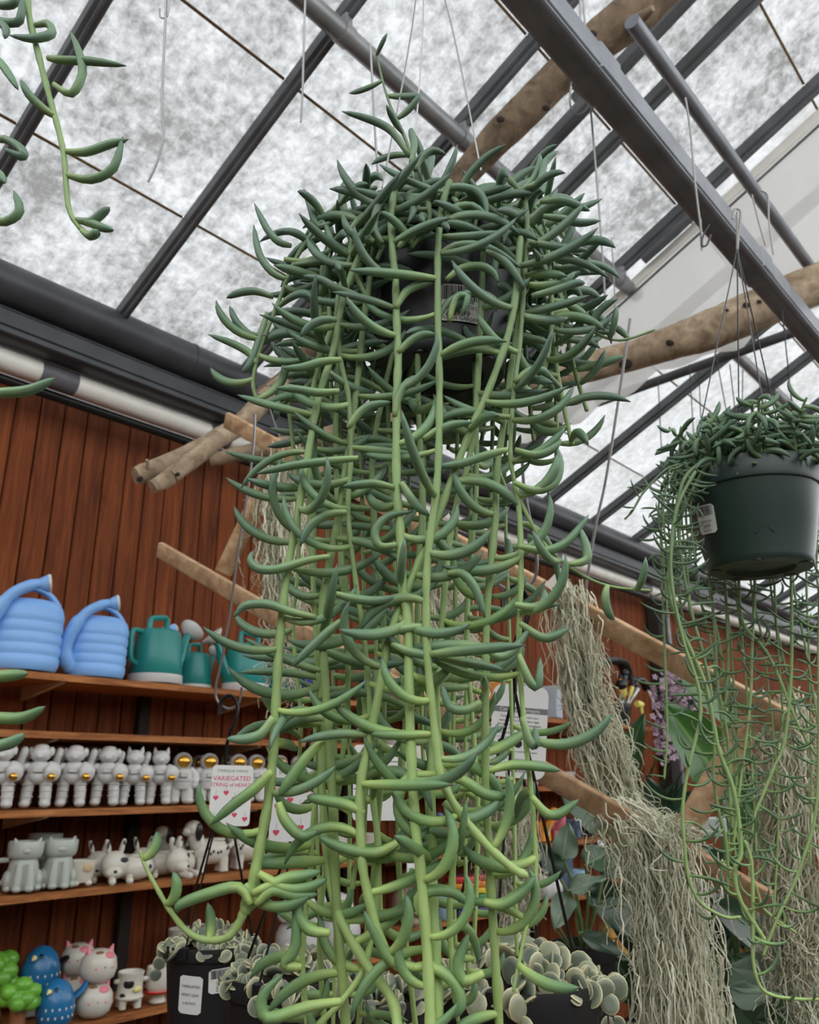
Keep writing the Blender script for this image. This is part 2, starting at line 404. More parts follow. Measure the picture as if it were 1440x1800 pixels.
# truss chord beside the log, tie under the sheet
CH = empty('truss_chord', roofpt(2.32, 1.0, -0.08))
m = MB(); m.rbox((0, 0, 0), (0.05, 2.4, 0.055), 0.006); o = m.build('chord_bar', M_bar); o.matrix_world = M34(roofpt(2.32, 0.75, -0.09), slopeR); under(o, CH)
m = MB(); m.rbox((0, 0, 0), (0.03, 0.06, 0.1), 0.006); o = m.build('chord_hanger', M_bar); o.matrix_world = M34(roofpt(2.32, 1.2, -0.05), slopeR); under(o, CH)
tag(CH, 'dark grey roof truss bar running beside the thick upper log', 'beam')
a = onu(1050, 708, 3.42); b = onu(1440, 568, 3.42)
tag(MB().tube([a, (a+b)/2, b], 0.022, 10).build('truss_tie', M_bar), 'dark steel tie bar below the lower edge of the plastic sheet', 'beam')
a = onu(1225, 650, 3.5); b = onu(1385, 548, 3.5)
tag(MB().tube([a, b], 0.012, 8).build('truss_strut', M_bar), 'thin slanting strut under the plastic sheet near the lower log', 'beam')

# ------------------------------------------------------------------ plastic curtain
def plastic():
    m, nt, p = _mat('milky_polythene'); N = nt.nodes; L = nt.links; N.remove(p)
    tr = N.new('ShaderNodeBsdfTransparent'); tr.inputs[0].default_value = (0.93, 0.93, 0.92, 1)
    tl = N.new('ShaderNodeBsdfTranslucent'); tl.inputs[0].default_value = (0.88, 0.87, 0.84, 1)
    df = N.new('ShaderNodeBsdfDiffuse'); df.inputs[0].default_value = (0.80, 0.79, 0.76, 1)
    m1 = N.new('ShaderNodeMixShader'); m1.inputs[0].default_value = 0.35; L.new(tl.outputs[0], m1.inputs[1]); L.new(df.outputs[0], m1.inputs[2])
    m2 = N.new('ShaderNodeMixShader'); m2.inputs[0].default_value = 0.72; L.new(tr.outputs[0], m2.inputs[1]); L.new(m1.outputs[0], m2.inputs[2])
    tc = N.new('ShaderNodeTexCoord'); nz = N.new('ShaderNodeTexNoise'); nz.inputs['Scale'].default_value = 5; nz.inputs['Detail'].default_value = 5
    L.new(tc.outputs['Object'], nz.inputs['Vector'])
    mr = N.new('ShaderNodeMapRange'); mr.inputs['To Min'].default_value = 0.74; mr.inputs['To Max'].default_value = 0.95; L.new(nz.outputs['Fac'], mr.inputs['Value']); L.new(mr.outputs[0], m2.inputs[0])
    L.new(m2.outputs[0], N['Material Output'].inputs[0]); return m
M_poly = plastic()
CU = 3.29
bot = [(905, 775), (960, 752), (1010, 740), (1050, 722), (1100, 690), (1160, 655), (1220, 640), (1290, 600), (1350, 570), (1400, 548), (1460, 530), (1600, 480), (1800, 420)]
bw = [(w_of(onu(x, y, CU)), onu(x, y, CU).z) for x, y in bot]
def botz(w):
    for (a, za), (b, zb) in zip(bw, bw[1:]):
        if b <= w <= a: return za + (zb-za)*(w-a)/(b-a)
    return bw[0][1] if w > bw[0][0] else bw[-1][1]
m = MB(); nw, nz_ = 60, 26; vs = []; fs = []
wA, wB = min(bw[0][0], 2.65), -0.3
for i in range(nw+1):
    w = wA + (wB-wA)*i/nw; zt = roofz(w)-0.09; zb = min(botz(w)+0.02*math.sin(w*23), zt-0.05)
    for k in range(nz_+1):
        s = k/nz_; z = zt + (zb-zt)*s
        rip = 0.018*math.sin(w*9+s*3)*s + 0.03*s*s*math.sin(w*17+2*s) + (0.05*math.sin(s*9+w*11) if s > 0.86 else 0)*(s-0.86)*5
        vs.append(WL(CU+rip, w, z))
for i in range(nw):
    for k in range(nz_): a = i*(nz_+1)+k; fs.append((a, a+1, a+nz_+2, a+nz_+1))
m.add(vs, fs)
sh = empty('plastic_sheet', WL(CU, 1.2, roofz(1.2)-0.09))
o = m.build('sheet', M_poly); under(o, sh)
m = MB(); hem = []
for i in range(nw+1):
    w = wA + (wB-wA)*i/nw; hem.append(WL(CU-0.01, w, roofz(w)-0.17))
m.tube(hem, 0.006, 6); under(m.build('batten_cord', M_bar), sh)
m = MB(); m.rbox((0, 0, 0), (0.012, 3.2, 0.05), 0.004); o = m.build('batten', M_pvc); o.matrix_world = M34(roofpt(CU-0.012, 1.1, -0.11), slopeR); under(o, sh)
tag(sh, 'milky plastic sheet hanging from the roof bars with a ragged lower edge', 'plastic sheet')
# rolled end of the sheet on the bar
qa, qb = w_of(onu(1112, 432, 3.212)), w_of(onu(1220, 328, 3.212)); m = MB(); m.tube([roofpt(3.212, qa, -.10), roofpt(3.212, (qa+qb)/2, -.10), roofpt(3.212, qb, -.10)], [0.022, 0.026, 0.02], 10); tag(m.build('rolled_flap', M_bar), 'short dark roll of sheeting clipped under the bar above the plastic sheet', 'plastic sheet')

# ------------------------------------------------------------------ logs
M_log = wood('weathered_driftwood', (126, 108, 88), (186, 166, 140), grain=(11, 11, 11), rough=0.9, bump=0.8)
M_log2 = wood('dark_bark_log', (92, 78, 64), (152, 132, 110), grain=(11, 11, 11), rough=0.9, bump=0.8)
M_knot = mat('dark_knot', (38, 28, 22), 0.9)
M_cut = wood('pale_cut_wood', (176, 142, 104), (214, 184, 146), grain=(12, 12, 12), rough=0.8)
def log_mesh(path, rads, n=18, k=7, rough=0.07, seed=1):
    P = smooth_path(path, k); R = []
    for i in range(len(rads)-1):
        for j in range(k): R.append(rads[i] + (rads[i+1]-rads[i])*j/k)
    R.append(rads[-1])
    m = MB(); m.tube(P, R, n); rs = random.Random(seed); ph = [rs.uniform(0, 6) for _ in range(8)]
    for i, v in enumerate(m.v):
        ring = i//n; a = 2*PI*(i % n)/n; c = P[min(ring, len(P)-1)]
        d = 1 + rough*(math.sin(2*a+ring*.35+ph[0])*.6 + math.sin(3*a-ring*.5+ph[1])*.5 + math.sin(5*a+ring*.9+ph[2])*.35) + rs.uniform(-.03, .03)
        m.v[i] = c + (v-c)*d
    return m
def log_thing(name, pts, rads, M, label, stubs=(), seed=1, knots=()):
    e = empty(name, pts[len(pts)//2])
    under(log_mesh(pts, rads, seed=seed).build('trunk', M), e)
    for a, b, ra, rb in stubs:
        under(log_mesh([a, (a+b)/2, b], [ra, (ra+rb)/2, rb], 12, 4, 0.08, seed+3).build('branch_stub', M), e)
    for c, r, nrm in knots:
        q = Vector(nrm).to_track_quat('Z', 'Y').to_matrix(); m = MB(); m.ell(c, (r, r*0.8, r*0.35), q, 12, 6); under(m.build('knot', M_knot), e)
    return tag(e, label, 'log')
# long thick log, upper right over to the far left branch end
lp = [at(1215, -75, 2.42), at(1105, 30, 2.46), at(1000, 118, 2.55), at(905, 212, 2.62), at(815, 308, 2.72), at(700, 430, 2.80), at(600, 545, 2.86), at(515, 652, 2.92), at(455, 700, 2.95)]
log_thing('driftwood_log', lp, [.066, .064, .058, .052, .045, .040, .036, .032, .030], M_log2,
          'thick dark driftwood log slanting down from the top behind the big hanging plant',
          stubs=[(at(1120, 38, 2.40), at(1148, 14, 2.34), .022, .008), (at(1052, 122, 2.5), at(1075, 96, 2.46), .02, .008)], seed=3,
          knots=[(at(1040, 60, 2.40), .016, (0, -1, -.2)), (at(880, 210, 2.57), .014, (0, -1, -.2)), (at(960, 190, 2.52), .012, (0, -1, -.5))])
bp = [at(500, 672, 2.9), at(462, 706, 2.84), at(420, 748, 2.76), at(370, 778, 2.68), at(300, 815, 2.6), at(238, 836, 2.52)]
log_thing('forked_branch', bp, [.034, .034, .032, .034, .033, .026], M_log,
          'pale forked branch end sticking out to the left below the white pipe',
          stubs=[(at(385, 770, 2.68), at(300, 838, 2.52), .03, .026), (at(300, 838, 2.52), at(268, 856, 2.48), .026, .02), (at(262, 822, 2.52), at(258, 808, 2.5), .008, .004)], seed=5,
          knots=[(at(357, 781, 2.625), .013, (-.3, -1, 0)), (at(312, 834, 2.49), .009, (-.3, -1, 0)), (at(246, 842, 2.50), .012, (-.3, -1, 0))])
lp2 = [at(1540, 455, 3.01), at(1440, 498, 3.06), at(1330, 545, 3.11), at(1220, 590, 3.15), at(1120, 622, 3.19), at(1000, 654, 3.23), at(880, 688, 3.27), at(700, 735, 3.33), at(560, 770, 3.38), at(440, 794, 3.41), at(372, 808, 3.43)]
log_thing('driftwood_log', lp2, [.078, .078, .076, .070, .060, .054, .047, .042, .038, .034, .025], M_log,
          'pale driftwood log crossing level behind the pots from right edge to left branch', seed=9,
          knots=[(at(1178, 602, 3.105), .017, (0, -1, -.1)), (at(1335, 530, 3.035), .010, (0, -1, 0)), (at(1312, 536, 3.045), .014, (0, -1, 0)), (at(1100, 640, 3.130), .026, (0, -1, -.4)), (at(1278, 545, 3.055), .008, (0, -1, 0))])
# wire wraps on the branch
m = MB(); c = at(480, 690, 2.88)
for k in range(2):
    cc = at(478-k*16, 694+k*14, 2.87-k*.03); ax = (at(520, 655, 2.95)-at(455, 708, 2.84)).normalized(); q = ax.to_track_quat('Z', 'Y').to_matrix()
    m.tube([cc + q @ Vector((.040*math.cos(a*.4), .040*math.sin(a*.4), .006*math.sin(a))) for a in range(17)], .0022, 5)
tag(m.build('tie_wire', M_steel), 'thin wire wrapped round the pale branch at the gutter', 'wire')

# ------------------------------------------------------------------ shelves
B1 = [1.895, 1.707, 1.463, 1.215, 0.82]; B2 = [1.905, 1.515, 1.21, 0.91, 0.515]
SFW = 2.76
ORD = ['top', 'second', 'third', 'fourth', 'fifth', 'lowest']
M_brk = mat('cream_bracket', (206, 190, 160), 0.5)
def shelf(z, u0, u1, nm, label, seed):
    e = empty('wall_shelf', WL((u0+u1)/2, 3.09, z-0.011))
    rs = random.Random(seed)
    m = MB(); n = 12; vs = []
    # board with a slightly uneven front edge
    for i in range(n+1):
        u = u0 + (u1-u0)*i/n; f = SFW + rs.uniform(-.003, .003); s = -0.006*math.sin(PI*i/n)
        for (w, zz) in ((f, z+s), (f+.003, z-.022+s), (3.09, z-.022+s), (3.09, z+s), (f+.004, z+.0+s)): vs.append(WL(u, w, zz))
    fs = [(4, 3, 2, 1, 0), tuple(n*5+k for k in range(5))]
    for i in range(n):
        for k in range(5): j = (k+1) % 5; fs.append((i*5+k, i*5+j, (i+1)*5+j, (i+1)*5+k))
    m.add(vs, fs); o = m.build('board', M_shelf, origin=WL((u0+u1)/2, 2.9, z)); o.parent = None
    me = o.data
    o.rotation_euler = (0, 0, ROTW)
    for v in me.vertices: v.co = Rz(-ROTW) @ v.co
    under(o, e)
    k = 0; u = u0 + 0.25
    while u < u1-0.1:
        b = MB(); b.add([WL(u-.008, 3.085, z-.022), WL(u+.008, 3.085, z-.022), WL(u+.008, SFW+.03, z-.022), WL(u-.008, SFW+.03, z-.022), WL(u-.008, 3.085, z-.075), WL(u+.008, 3.085, z-.075), WL(u+.008, SFW+.03, z-.032), WL(u-.008, SFW+.03, z-.032)],
              [(0,1,2,3),(4,7,6,5),(0,4,5,1),(1,5,6,2),(2,6,7,3),(3,7,4,0)])
        under(b.build('bracket', M_brk, smooth=False), e); u += 0.86
    return tag(e, label, 'shelf')
for i, z in enumerate(B1):
    what = ['carrying the blue and teal watering cans', 'empty, just above the white astronauts', 'carrying the row of white astronauts', 'carrying the cat mugs and spotted dog planters', 'carrying the blue birds and white cats'][i]
    shelf(z, -0.6, 2.98, 'wall_shelf', 'brown wooden shelf board on the left, '+what, 20+i)
for i, z in enumerate(B2):
    what = ['carrying the garden tools', 'behind the printed care card', 'carrying the coloured dinosaurs', 'carrying the rainbow planters', 'carrying the small bamboo cups'][i]
    shelf(z, 3.06, 5.75, 'wall_shelf', 'brown wooden shelf board on the right, '+what, 40+i)
for k, u in enumerate((0.35, 1.86, 3.02, 4.6, 5.78)):
    tag(MB().rbox(WL(u, 3.08, 1.0), (0.05, 0.035, 2.0), 0.004, Rz(ROTW)).build('trim_%d' % (3+k), M_dark), 'dark upright strip behind the shelves', '', kind='structure')
# ------------------------------------------------------------------ text helper
M_ink = mat('black_print', (28, 28, 30), 0.6, var=0.0)
M_inkg = mat('grey_print', (120, 120, 122), 0.6, var=0.0)
M_inkr = mat('pink_red_print', (214, 70, 100), 0.6, var=0.0)
M_inkgr = mat('green_print', (96, 140, 84), 0.6, var=0.0)
M_paper = mat('white_paper', (226, 227, 224), 0.5, var=0.03, scale=8)
def text_obj(body, size, M, material, parent, name='printed_text', bend=None):
    cu = bpy.data.curves.new('txt', 'FONT'); cu.body = body; cu.size = size; cu.align_x = 'CENTER'; cu.align_y = 'CENTER'; cu.resolution_u = 2
    t = bpy.data.objects.new('txt', cu); COL.objects.link(t)
    dg = bpy.context.evaluated_depsgraph_get(); me = bpy.data.meshes.new_from_object(t.evaluated_get(dg))
    bpy.data.objects.remove(t); bpy.data.curves.remove(cu)
    for v in me.vertices:
        p = v.co.copy(); v.co = (bend(p) if bend else M @ p)
    me.materials.clear(); me.materials.append(material); me.name = name
    o = bpy.data.objects.new(name, me); COL.objects.link(o); under(o, parent)
    return o
def rrect(w, h, r, k=3):
    pts = []
    for cx, cy, a0 in ((w/2-r, -h/2+r, -PI/2), (w/2-r, h/2-r, 0), (-w/2+r, h/2-r, PI/2), (-w/2+r, -h/2+r, PI)):
        for i in range(k+1): a = a0 + PI/2*i/k; pts.append((cx+r*math.cos(a), cy+r*math.sin(a)))
    return pts

# ------------------------------------------------------------------ succulent leaf and stem makers
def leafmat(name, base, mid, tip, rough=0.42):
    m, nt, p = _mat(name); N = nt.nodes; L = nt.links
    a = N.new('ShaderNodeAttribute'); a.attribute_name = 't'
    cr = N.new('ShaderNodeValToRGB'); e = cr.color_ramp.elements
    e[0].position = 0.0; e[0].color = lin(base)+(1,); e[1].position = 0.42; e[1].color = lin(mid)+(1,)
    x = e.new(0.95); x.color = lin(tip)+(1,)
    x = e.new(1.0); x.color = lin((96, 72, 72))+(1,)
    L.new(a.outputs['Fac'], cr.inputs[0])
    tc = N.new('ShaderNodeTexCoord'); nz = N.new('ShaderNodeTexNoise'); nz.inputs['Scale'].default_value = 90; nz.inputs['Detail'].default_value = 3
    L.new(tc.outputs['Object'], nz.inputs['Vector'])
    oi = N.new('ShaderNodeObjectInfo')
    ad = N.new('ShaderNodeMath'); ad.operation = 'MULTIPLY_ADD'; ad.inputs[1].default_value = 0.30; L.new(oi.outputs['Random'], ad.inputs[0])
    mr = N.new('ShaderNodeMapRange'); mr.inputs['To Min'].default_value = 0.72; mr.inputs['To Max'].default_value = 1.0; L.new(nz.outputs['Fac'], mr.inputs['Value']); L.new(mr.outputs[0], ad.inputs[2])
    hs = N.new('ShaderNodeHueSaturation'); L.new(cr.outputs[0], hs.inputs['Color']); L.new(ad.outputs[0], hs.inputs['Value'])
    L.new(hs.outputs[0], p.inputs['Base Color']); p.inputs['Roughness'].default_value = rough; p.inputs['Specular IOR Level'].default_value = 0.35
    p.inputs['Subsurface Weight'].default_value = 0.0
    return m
LM = [leafmat('succulent_leaf_upper', (128, 150, 112), (104, 130, 106), (90, 116, 100)),
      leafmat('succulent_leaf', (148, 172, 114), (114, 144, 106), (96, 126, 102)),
      leafmat('succulent_leaf_lower', (168, 192, 112), (124, 156, 98), (92, 126, 90))]  # picked by height: greyer green on upper leaves, lighter green lower
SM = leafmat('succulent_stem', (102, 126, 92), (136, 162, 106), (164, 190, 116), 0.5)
LM2 = [leafmat('thin_leaf_upper', (116, 140, 98), (94, 120, 92), (84, 108, 88)), leafmat('thin_leaf', (136, 164, 100), (100, 130, 88), (82, 112, 86)), leafmat('thin_leaf_lower', (156, 184, 112), (120, 154, 98), (92, 126, 92))]  # same split by height, lighter lower down
def leaf_path(P, d0, axis, L, curl, n=9, ease=1.0):
    pts = [P.copy()]; p = P.copy()
    for i in range(n):
        s = ((i+0.5)/n)**ease
        d = Quaternion(axis, curl*s) @ d0
        p = p + d*(L/n); pts.append(p)
    return pts
LPROF = [0.58, 0.72, 0.88, 0.97, 1.0, 1.0, 0.97, 0.86, 0.58, 0.08]
def add_leaf(m, P, d0, axis, L, r, curl, n=9, sides=6, ease=1.0):
    pts = leaf_path(P, d0, axis, L, curl, n, ease)
    rad = [r*LPROF[min(9, round(i*9/n))] for i in range(n+1)]
    m.tube(pts, rad, sides, flat=0.86, up=axis)
def hang_leaf(rs, P, out, L, mode):
    """direction, axis and curl of a fishhook leaf leaving a hanging stem at P towards 'out' (horizontal)"""
    up = Vector((0, 0, 1))
    q = rs.random()
    if mode == 'low':
        if q < 0.72: d = (out + up*rs.uniform(-.75, .05)).normalized(); curl = rs.uniform(0.8, 2.3)
        elif q < 0.88: d = (out + up*rs.uniform(-.2, .3)).normalized(); curl = rs.uniform(-.6, .5)
        else: d = (out + up*rs.uniform(.1, .7)).normalized(); curl = rs.uniform(-2.0, -.7)
    elif mode == 'mid':
        if q < 0.55: d = (out + up*rs.uniform(-.55, .15)).normalized(); curl = rs.uniform(0.5, 1.7)
        elif q < 0.78: d = (out + up*rs.uniform(-.2, .3)).normalized(); curl = rs.uniform(-.5, .4)
        else: d = (out + up*rs.uniform(.2, .8)).normalized(); curl = rs.uniform(-1.9, -.6)
    else:
        if q < 0.38: d = (out + up*rs.uniform(-.3, .4)).normalized(); curl = rs.uniform(0.3, 1.3)
        elif q < 0.5: d = (out + up*rs.uniform(-.2, .3)).normalized(); curl = rs.uniform(-.5, .5)
        else: d = (out + up*rs.uniform(.2, .9)).normalized(); curl = rs.uniform(-2.1, -.8)
    ax = out.cross(up).normalized()          # positive rotation about out x up lifts the tip
    ax = (ax + Vector((rs.uniform(-.25, .25), rs.uniform(-.25, .25), rs.uniform(-.25, .25)))).normalized()
    return d, ax, curl
class Plant:
    """collects stems and leaves, then links them as parts"""
    def __init__(s, root, seed): s.root = root; s.rs = random.Random(seed); s.leaves = []; s.stems = []
    def stem(s, pts, r, spacing, L, lr, mode, k=5, start=0.0, prio=0, side=None, r1=None, flip=None, jit=0.25):
        P = smooth_path(pts, k)
        r1 = r1 if r1 is not None else r*0.75
        n = len(P); rad = [r + (r1-r)*i/(n-1) for i in range(n)]
        d = 0.0; nxt = start + spacing*s.rs.uniform(.3, 1); ang = s.rs.uniform(0, 6.28)
        for i in range(1, n):
            seg = (P[i]-P[i-1]).length
            if seg < 1e-6: continue
            while d + seg >= nxt:
                q = P[i-1] + (P[i]-P[i-1])*((nxt-d)/seg)
                T = (P[i]-P[i-1]).normalized()
                if side is not None and s.rs.random() < side:
                    sg = 1 if (s.rs.random() < .5) else -1
                    out = Vector((sg, s.rs.uniform(-.8, .45), 0)).normalized()
                else:
                    ang += 2.4; out = Vector((math.cos(ang), math.sin(ang), 0))
                o2 = out - T*out.dot(T)
                if o2.length < .2: o2 = Vector((T.y, -T.x, 0.3))
                out = o2.normalized()
                md = mode(q) if callable(mode) else mode
                dd, ax, cu = hang_leaf(s.rs, q, out, L, md)
                f = 1.0 - 0.45*max(0, (i/n-0.8)/0.2)
                s.leaves.append((q, dd, ax, L*f*s.rs.uniform(1-jit, 1+jit), lr*(0.75+.25*f)*s.rs.uniform(.85, 1.12), cu, prio + s.rs.random()*.5))
                nxt += spacing*s.rs.uniform(.65, 1.35)
            d += seg
        s.stems.append((P, rad))
    def leaf(s, P, tip_path, r, prio=3):
        s.leaves.append((P, tip_path, r, prio))
    def finish(s, mats, stem_mat, zs, sides=6, n=9, maxparts=300, stemsides=7, node=True):
        for P, rad in s.stems:
            m = MB(); N = len(P)
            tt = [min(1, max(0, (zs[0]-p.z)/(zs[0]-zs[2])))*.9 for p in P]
            if node:
                rad = [r*(1+0.10*math.sin(i*1.9)) for i, r in enumerate(rad)]
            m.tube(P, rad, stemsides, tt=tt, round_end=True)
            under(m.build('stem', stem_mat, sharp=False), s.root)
        s.leaves.sort(key=lambda a: -a[-1])
        rest = [MB() for _ in mats]
        for i, lf in enumerate(s.leaves):
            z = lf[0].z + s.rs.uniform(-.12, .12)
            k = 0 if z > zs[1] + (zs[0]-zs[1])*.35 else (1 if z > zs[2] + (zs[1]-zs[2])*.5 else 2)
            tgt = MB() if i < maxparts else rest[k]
            if len(lf) == 4:
                pts = smooth_path(lf[1], 3); nn = len(pts); rd = []
                for j in range(nn):
                    x = j/(nn-1)*9; a = int(min(8, x)); rd.append(lf[2]*(LPROF[a]+(LPROF[a+1]-LPROF[a])*(x-a)))
                tgt.tube(pts, rd, sides, flat=0.88)
            else: add_leaf(tgt, *lf[:6][:3], lf[3], lf[4], lf[5], n, sides)
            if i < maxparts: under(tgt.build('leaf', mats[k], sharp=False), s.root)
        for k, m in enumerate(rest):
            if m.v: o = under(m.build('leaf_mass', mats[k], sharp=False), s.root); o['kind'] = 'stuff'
def TY(pts, Y, dy=0.0): return [onY(x, y, Y + (dy*i/(len(pts)-1))) for i, (x, y) in enumerate(pts)]

# ------------------------------------------------------------------ nursery pot
M_potd = mat('black_green_plastic', (26, 33, 34), 0.38, var=0.15, scale=14)
M_potg = mat('dark_green_plastic', (34, 52, 46), 0.36, var=0.12, scale=10)
M_potk = mat('matte_black_pot', (22, 22, 23), 0.55, var=0.15, scale=14)
M_soil = mat('potting_soil', (48, 38, 30), 0.95, var=0.4, scale=60, bump=0.8)
def pot(root, loc, R, H, rb, M, rimh=0.22, name='pot', holes=True, rimstep=0.05, ribs=0):
    m = MB()
    prof = [(rb*0.62, 0.006), (rb*0.66, 0.0), (rb*0.97, 0.0), (rb, 0.004), (rb*1.003, H*0.06)]
    ri = R*(1-rimstep)
    prof += [(rb + (ri-rb)*0.5, H*(1-rimh)*0.5), (ri*0.995, H*(1-rimh)), (R*0.985, H*(1-rimh)+.001), (R*0.995, H*(1-rimh)+.005), (R, H-.004), (R*0.995, H), (R*0.965, H), (R*0.955, H-.004), (R*0.93, H*0.85)]
    m.lathe(prof, 40, loc)
    m.lathe([(0.001, 0.010), (rb*0.62, 0.006)], 40, loc)
    o = m.build(name, M); under(o, root)
    s_ = MB(); s_.lathe([(0.001, H*0.9), (R*0.5, H*0.9), (R*0.94, H*0.87)], 28, loc); under(s_.build('soil', M_soil), root)
    if holes:
        for k in range(5):
            a = k*2*PI/5 + .5; h = MB(); c = Vector(loc) + Vector((rb*math.cos(a)*.86, rb*math.sin(a)*.86, 0.0005))
            h.lathe([(.001, 0), (rb*.12, 0), (rb*.12, -.0015), (.001, -.0015)], 12, c); under(h.build('drain_hole', M_black), root)
    return o
def sticker(root, loc, R0, R1, H, az, z0, z1, wid, lines, tilt=0.0, bars=True, name='price_sticker', barh=.30, label='white printed price sticker'):
    """paper label wrapped on a tapered pot wall; az is the direction it faces"""
    loc = Vector(loc)
    def sp(x, y, off):
        c, s = math.cos(tilt), math.sin(tilt); X, Y_ = x*c - y*s, x*s + y*c
        z = (z0+z1)/2 + Y_; r = R0 + (R1-R0)*z/(H*.78) + off; a = az + X/r
        return loc + Vector((r*math.cos(a), r*math.sin(a), z))
    h = z1-z0; m = MB(); ol = rrect(wid, h, min(wid, h)*.09, 3); nx = 8
    vs = []; fs = []
    for i in range(nx+1):
        x = -wid/2 + wid*i/nx; e = max(0, abs(x)-(wid/2-min(wid, h)*.09)); ins = min(wid, h)*.09 - math.sqrt(max(0, (min(wid, h)*.09)**2-e*e)) if e > 0 else 0
        vs += [sp(x, -h/2+ins, .0012), sp(x, h/2-ins, .0012)]
    fs = [(2*i, 2*i+2, 2*i+3, 2*i+1) for i in range(nx)]
    m.add(vs, fs); o = under(m.build(name, M_paper), root); o['label'] = label; root = o
    if bars:
        b = MB(); x = -wid*.42; rs = random.Random(int(az*100)+3)
        while x < wid*.40:
            w_ = wid*rs.choice((.012, .02, .03, .012)); b.add([sp(x, h*(.46-barh), .0018), sp(x+w_, h*(.46-barh), .0018), sp(x+w_, h*.46, .0018), sp(x, h*.46, .0018)], [(0,1,2,3)]); x += w_ + wid*rs.choice((.012, .02, .03))
        bo = b.build('barcode', M_ink, smooth=False); under(bo, root)
    for body, yy, size in lines:
        text_obj(body, size, None, M_ink, root, bend=lambda p, yy=yy: sp(p.x, p.y+yy*h, .0018))
def facing(loc): d = CAM - Vector(loc); return math.atan2(d.y, d.x)
M_wire = mat('galvanised_wire', (150, 150, 148), 0.35, metal=0.6, var=0.1)
M_wired = mat('dark_wire', (60, 60, 62), 0.4, metal=0.5, var=0.1)

# ------------------------------------------------------------------ main hanging plant (two clumps share the pot)
PY = 0.80                                   # distance of the pot axis
pc = onY(778, 545, PY); PH = 0.155; PR = 0.090; PRB = 0.066
ploc = Vector((pc.x, pc.y, pc.z - PH/2 - 0.004))
root = empty('hanging_fishhook_plant', ploc)
pot(root, ploc, PR, PH, PRB, M_potd)
sticker(root, ploc, PRB, PR*0.95, PH, facing(ploc)+0.26, 0.026, 0.064, 0.048, [('9133  37138', .04, .0052), ('6 FISHHOOKS', -.115, .0056), ('29.99', -.285, .0085), ('MARIA GARDEN', -.43, .0056)], tilt=0.0, barh=.38)
hook_top = onY(744, -130, PY+.02)
hg = MB()
for q in (onY(672, 330, PY-.05), onY(846, 300, PY-.02), onY(722, 330, PY+.07)):
    hg = MB(); hg.tube(smooth_path([hook_top, hook_top + (q-hook_top)*.45 + Vector((.006, 0, 0)), q], 4), 0.0011, 5); under(hg.build('hanger_wire', M_wire), root)
hg = MB(); hg.tube([hook_top + Vector((0, 0, .0)), hook_top + Vector((0, 0, .14))], 0.0016, 6); under(hg.build('hanger_wire', M_wire), root)
tag(root, 'large fishhook succulent with long trailing stems in a dark hanging pot, centre', 'hanging plant')
PL = Plant(root, 21)
ZS = (2.16, 1.85, 1.36)
def md(q): return 'top' if q.z > 2.03 else ('mid' if q.z > 1.78 else 'low')
F = PY-0.092                                 # front of the pot
def S(pts, Y, r=.0036, sp=.039, L=.074, prio=2, dy=0.0, r1=None, start=0.0, side=.7, lr=.0043): PL.stem(TY(pts, Y, dy), r*.84, sp, L, lr, md, prio=prio, side=side, r1=(r1*.84 if r1 else None), start=start)
S([(660, 330), (610, 350), (560, 395), (520, 455), (490, 530), (462, 600), (448, 650), (446, 685), (460, 710), (490, 716), (515, 695)], F+.02, .0030, .026, prio=3, L=.058)
S([(680, 340), (640, 430), (605, 520), (585, 620), (560, 700), (537, 825), (520, 925), (503, 1017), (493, 1112), (487, 1196), (482, 1300), (472, 1404), (457, 1487), (445, 1550), (432, 1598)], F-.02, .0034, .040, prio=3, r1=.0052)
S([(436, 1560), (430, 1595), (420, 1622), (398, 1648), (360, 1652), (328, 1636), (300, 1602), (275, 1560), (255, 1522), (246, 1496)], F-.02, .0046, .034, L=.030, prio=3, r1=.0014)
S([(690, 330), (640, 400), (600, 500), (592, 570), (600, 640), (613, 700), (617, 800), (612, 900), (625, 1020), (640, 1120), (650, 1250), (640, 1400), (620, 1560)], F-.01, .0034)
S([(700, 310), (688, 370), (690, 440), (695, 490), (697, 560), (700, 630), (697, 700), (697, 850), (703, 925), (707, 1033), (716, 1090), (720, 1258), (728, 1425), (741, 1550), (753, 1717), (757, 1830)], F-.035, .0042, .042, prio=3, r1=.0050)
S([(790, 320), (777, 365), (770, 440), (770, 570), (772, 650), (772, 750), (768, 850), (753, 967), (749, 1071), (753, 1175), (766, 1300), (774, 1362), (803, 1421), (853, 1483), (899, 1525), (922, 1538)], F-.04, .0040, .040, prio=3, r1=.0040)
S([(772, 1120), (768, 1200), (762, 1290), (758, 1380), (760, 1550), (766, 1680), (770, 1830)], F+.03, .0040, .050, prio=3, r1=.0054, dy=-.06)
S([(915, 420), (900, 560), (865, 670), (830, 750), (807, 808), (774, 896), (741, 979), (707, 1058), (682, 1133), (666, 1217), (650, 1300), (633, 1383), (634, 1470), (640, 1540), (668, 1650), (700, 1700)], F-.03, .0040, .042, prio=3, r1=.0044)
S([(850, 400), (845, 560), (835, 740), (820, 825), (795, 917), (782, 1033), (774, 1133), (768, 1217), (775, 1330), (800, 1450), (790, 1600), (800, 1760)], F, .0038, .042)
S([(925, 400), (918, 520), (900, 640), (886, 740), (874, 825), (870, 925), (862, 1008), (855, 1092), (853, 1296), (855, 1425), (862, 1550), (870, 1675), (879, 1830)], F-.01, .0036, .044, prio=3, r1=.0042)
S([(895, 315), (922, 350), (926, 420), (921, 500), (914, 600), (902, 700), (897, 790), (901, 830), (910, 866), (928, 908), (962, 962), (1010, 1003), (1070, 1030), (1142, 1038)], F-.02, .0036, .034, L=.058, prio=3, r1=.0013)
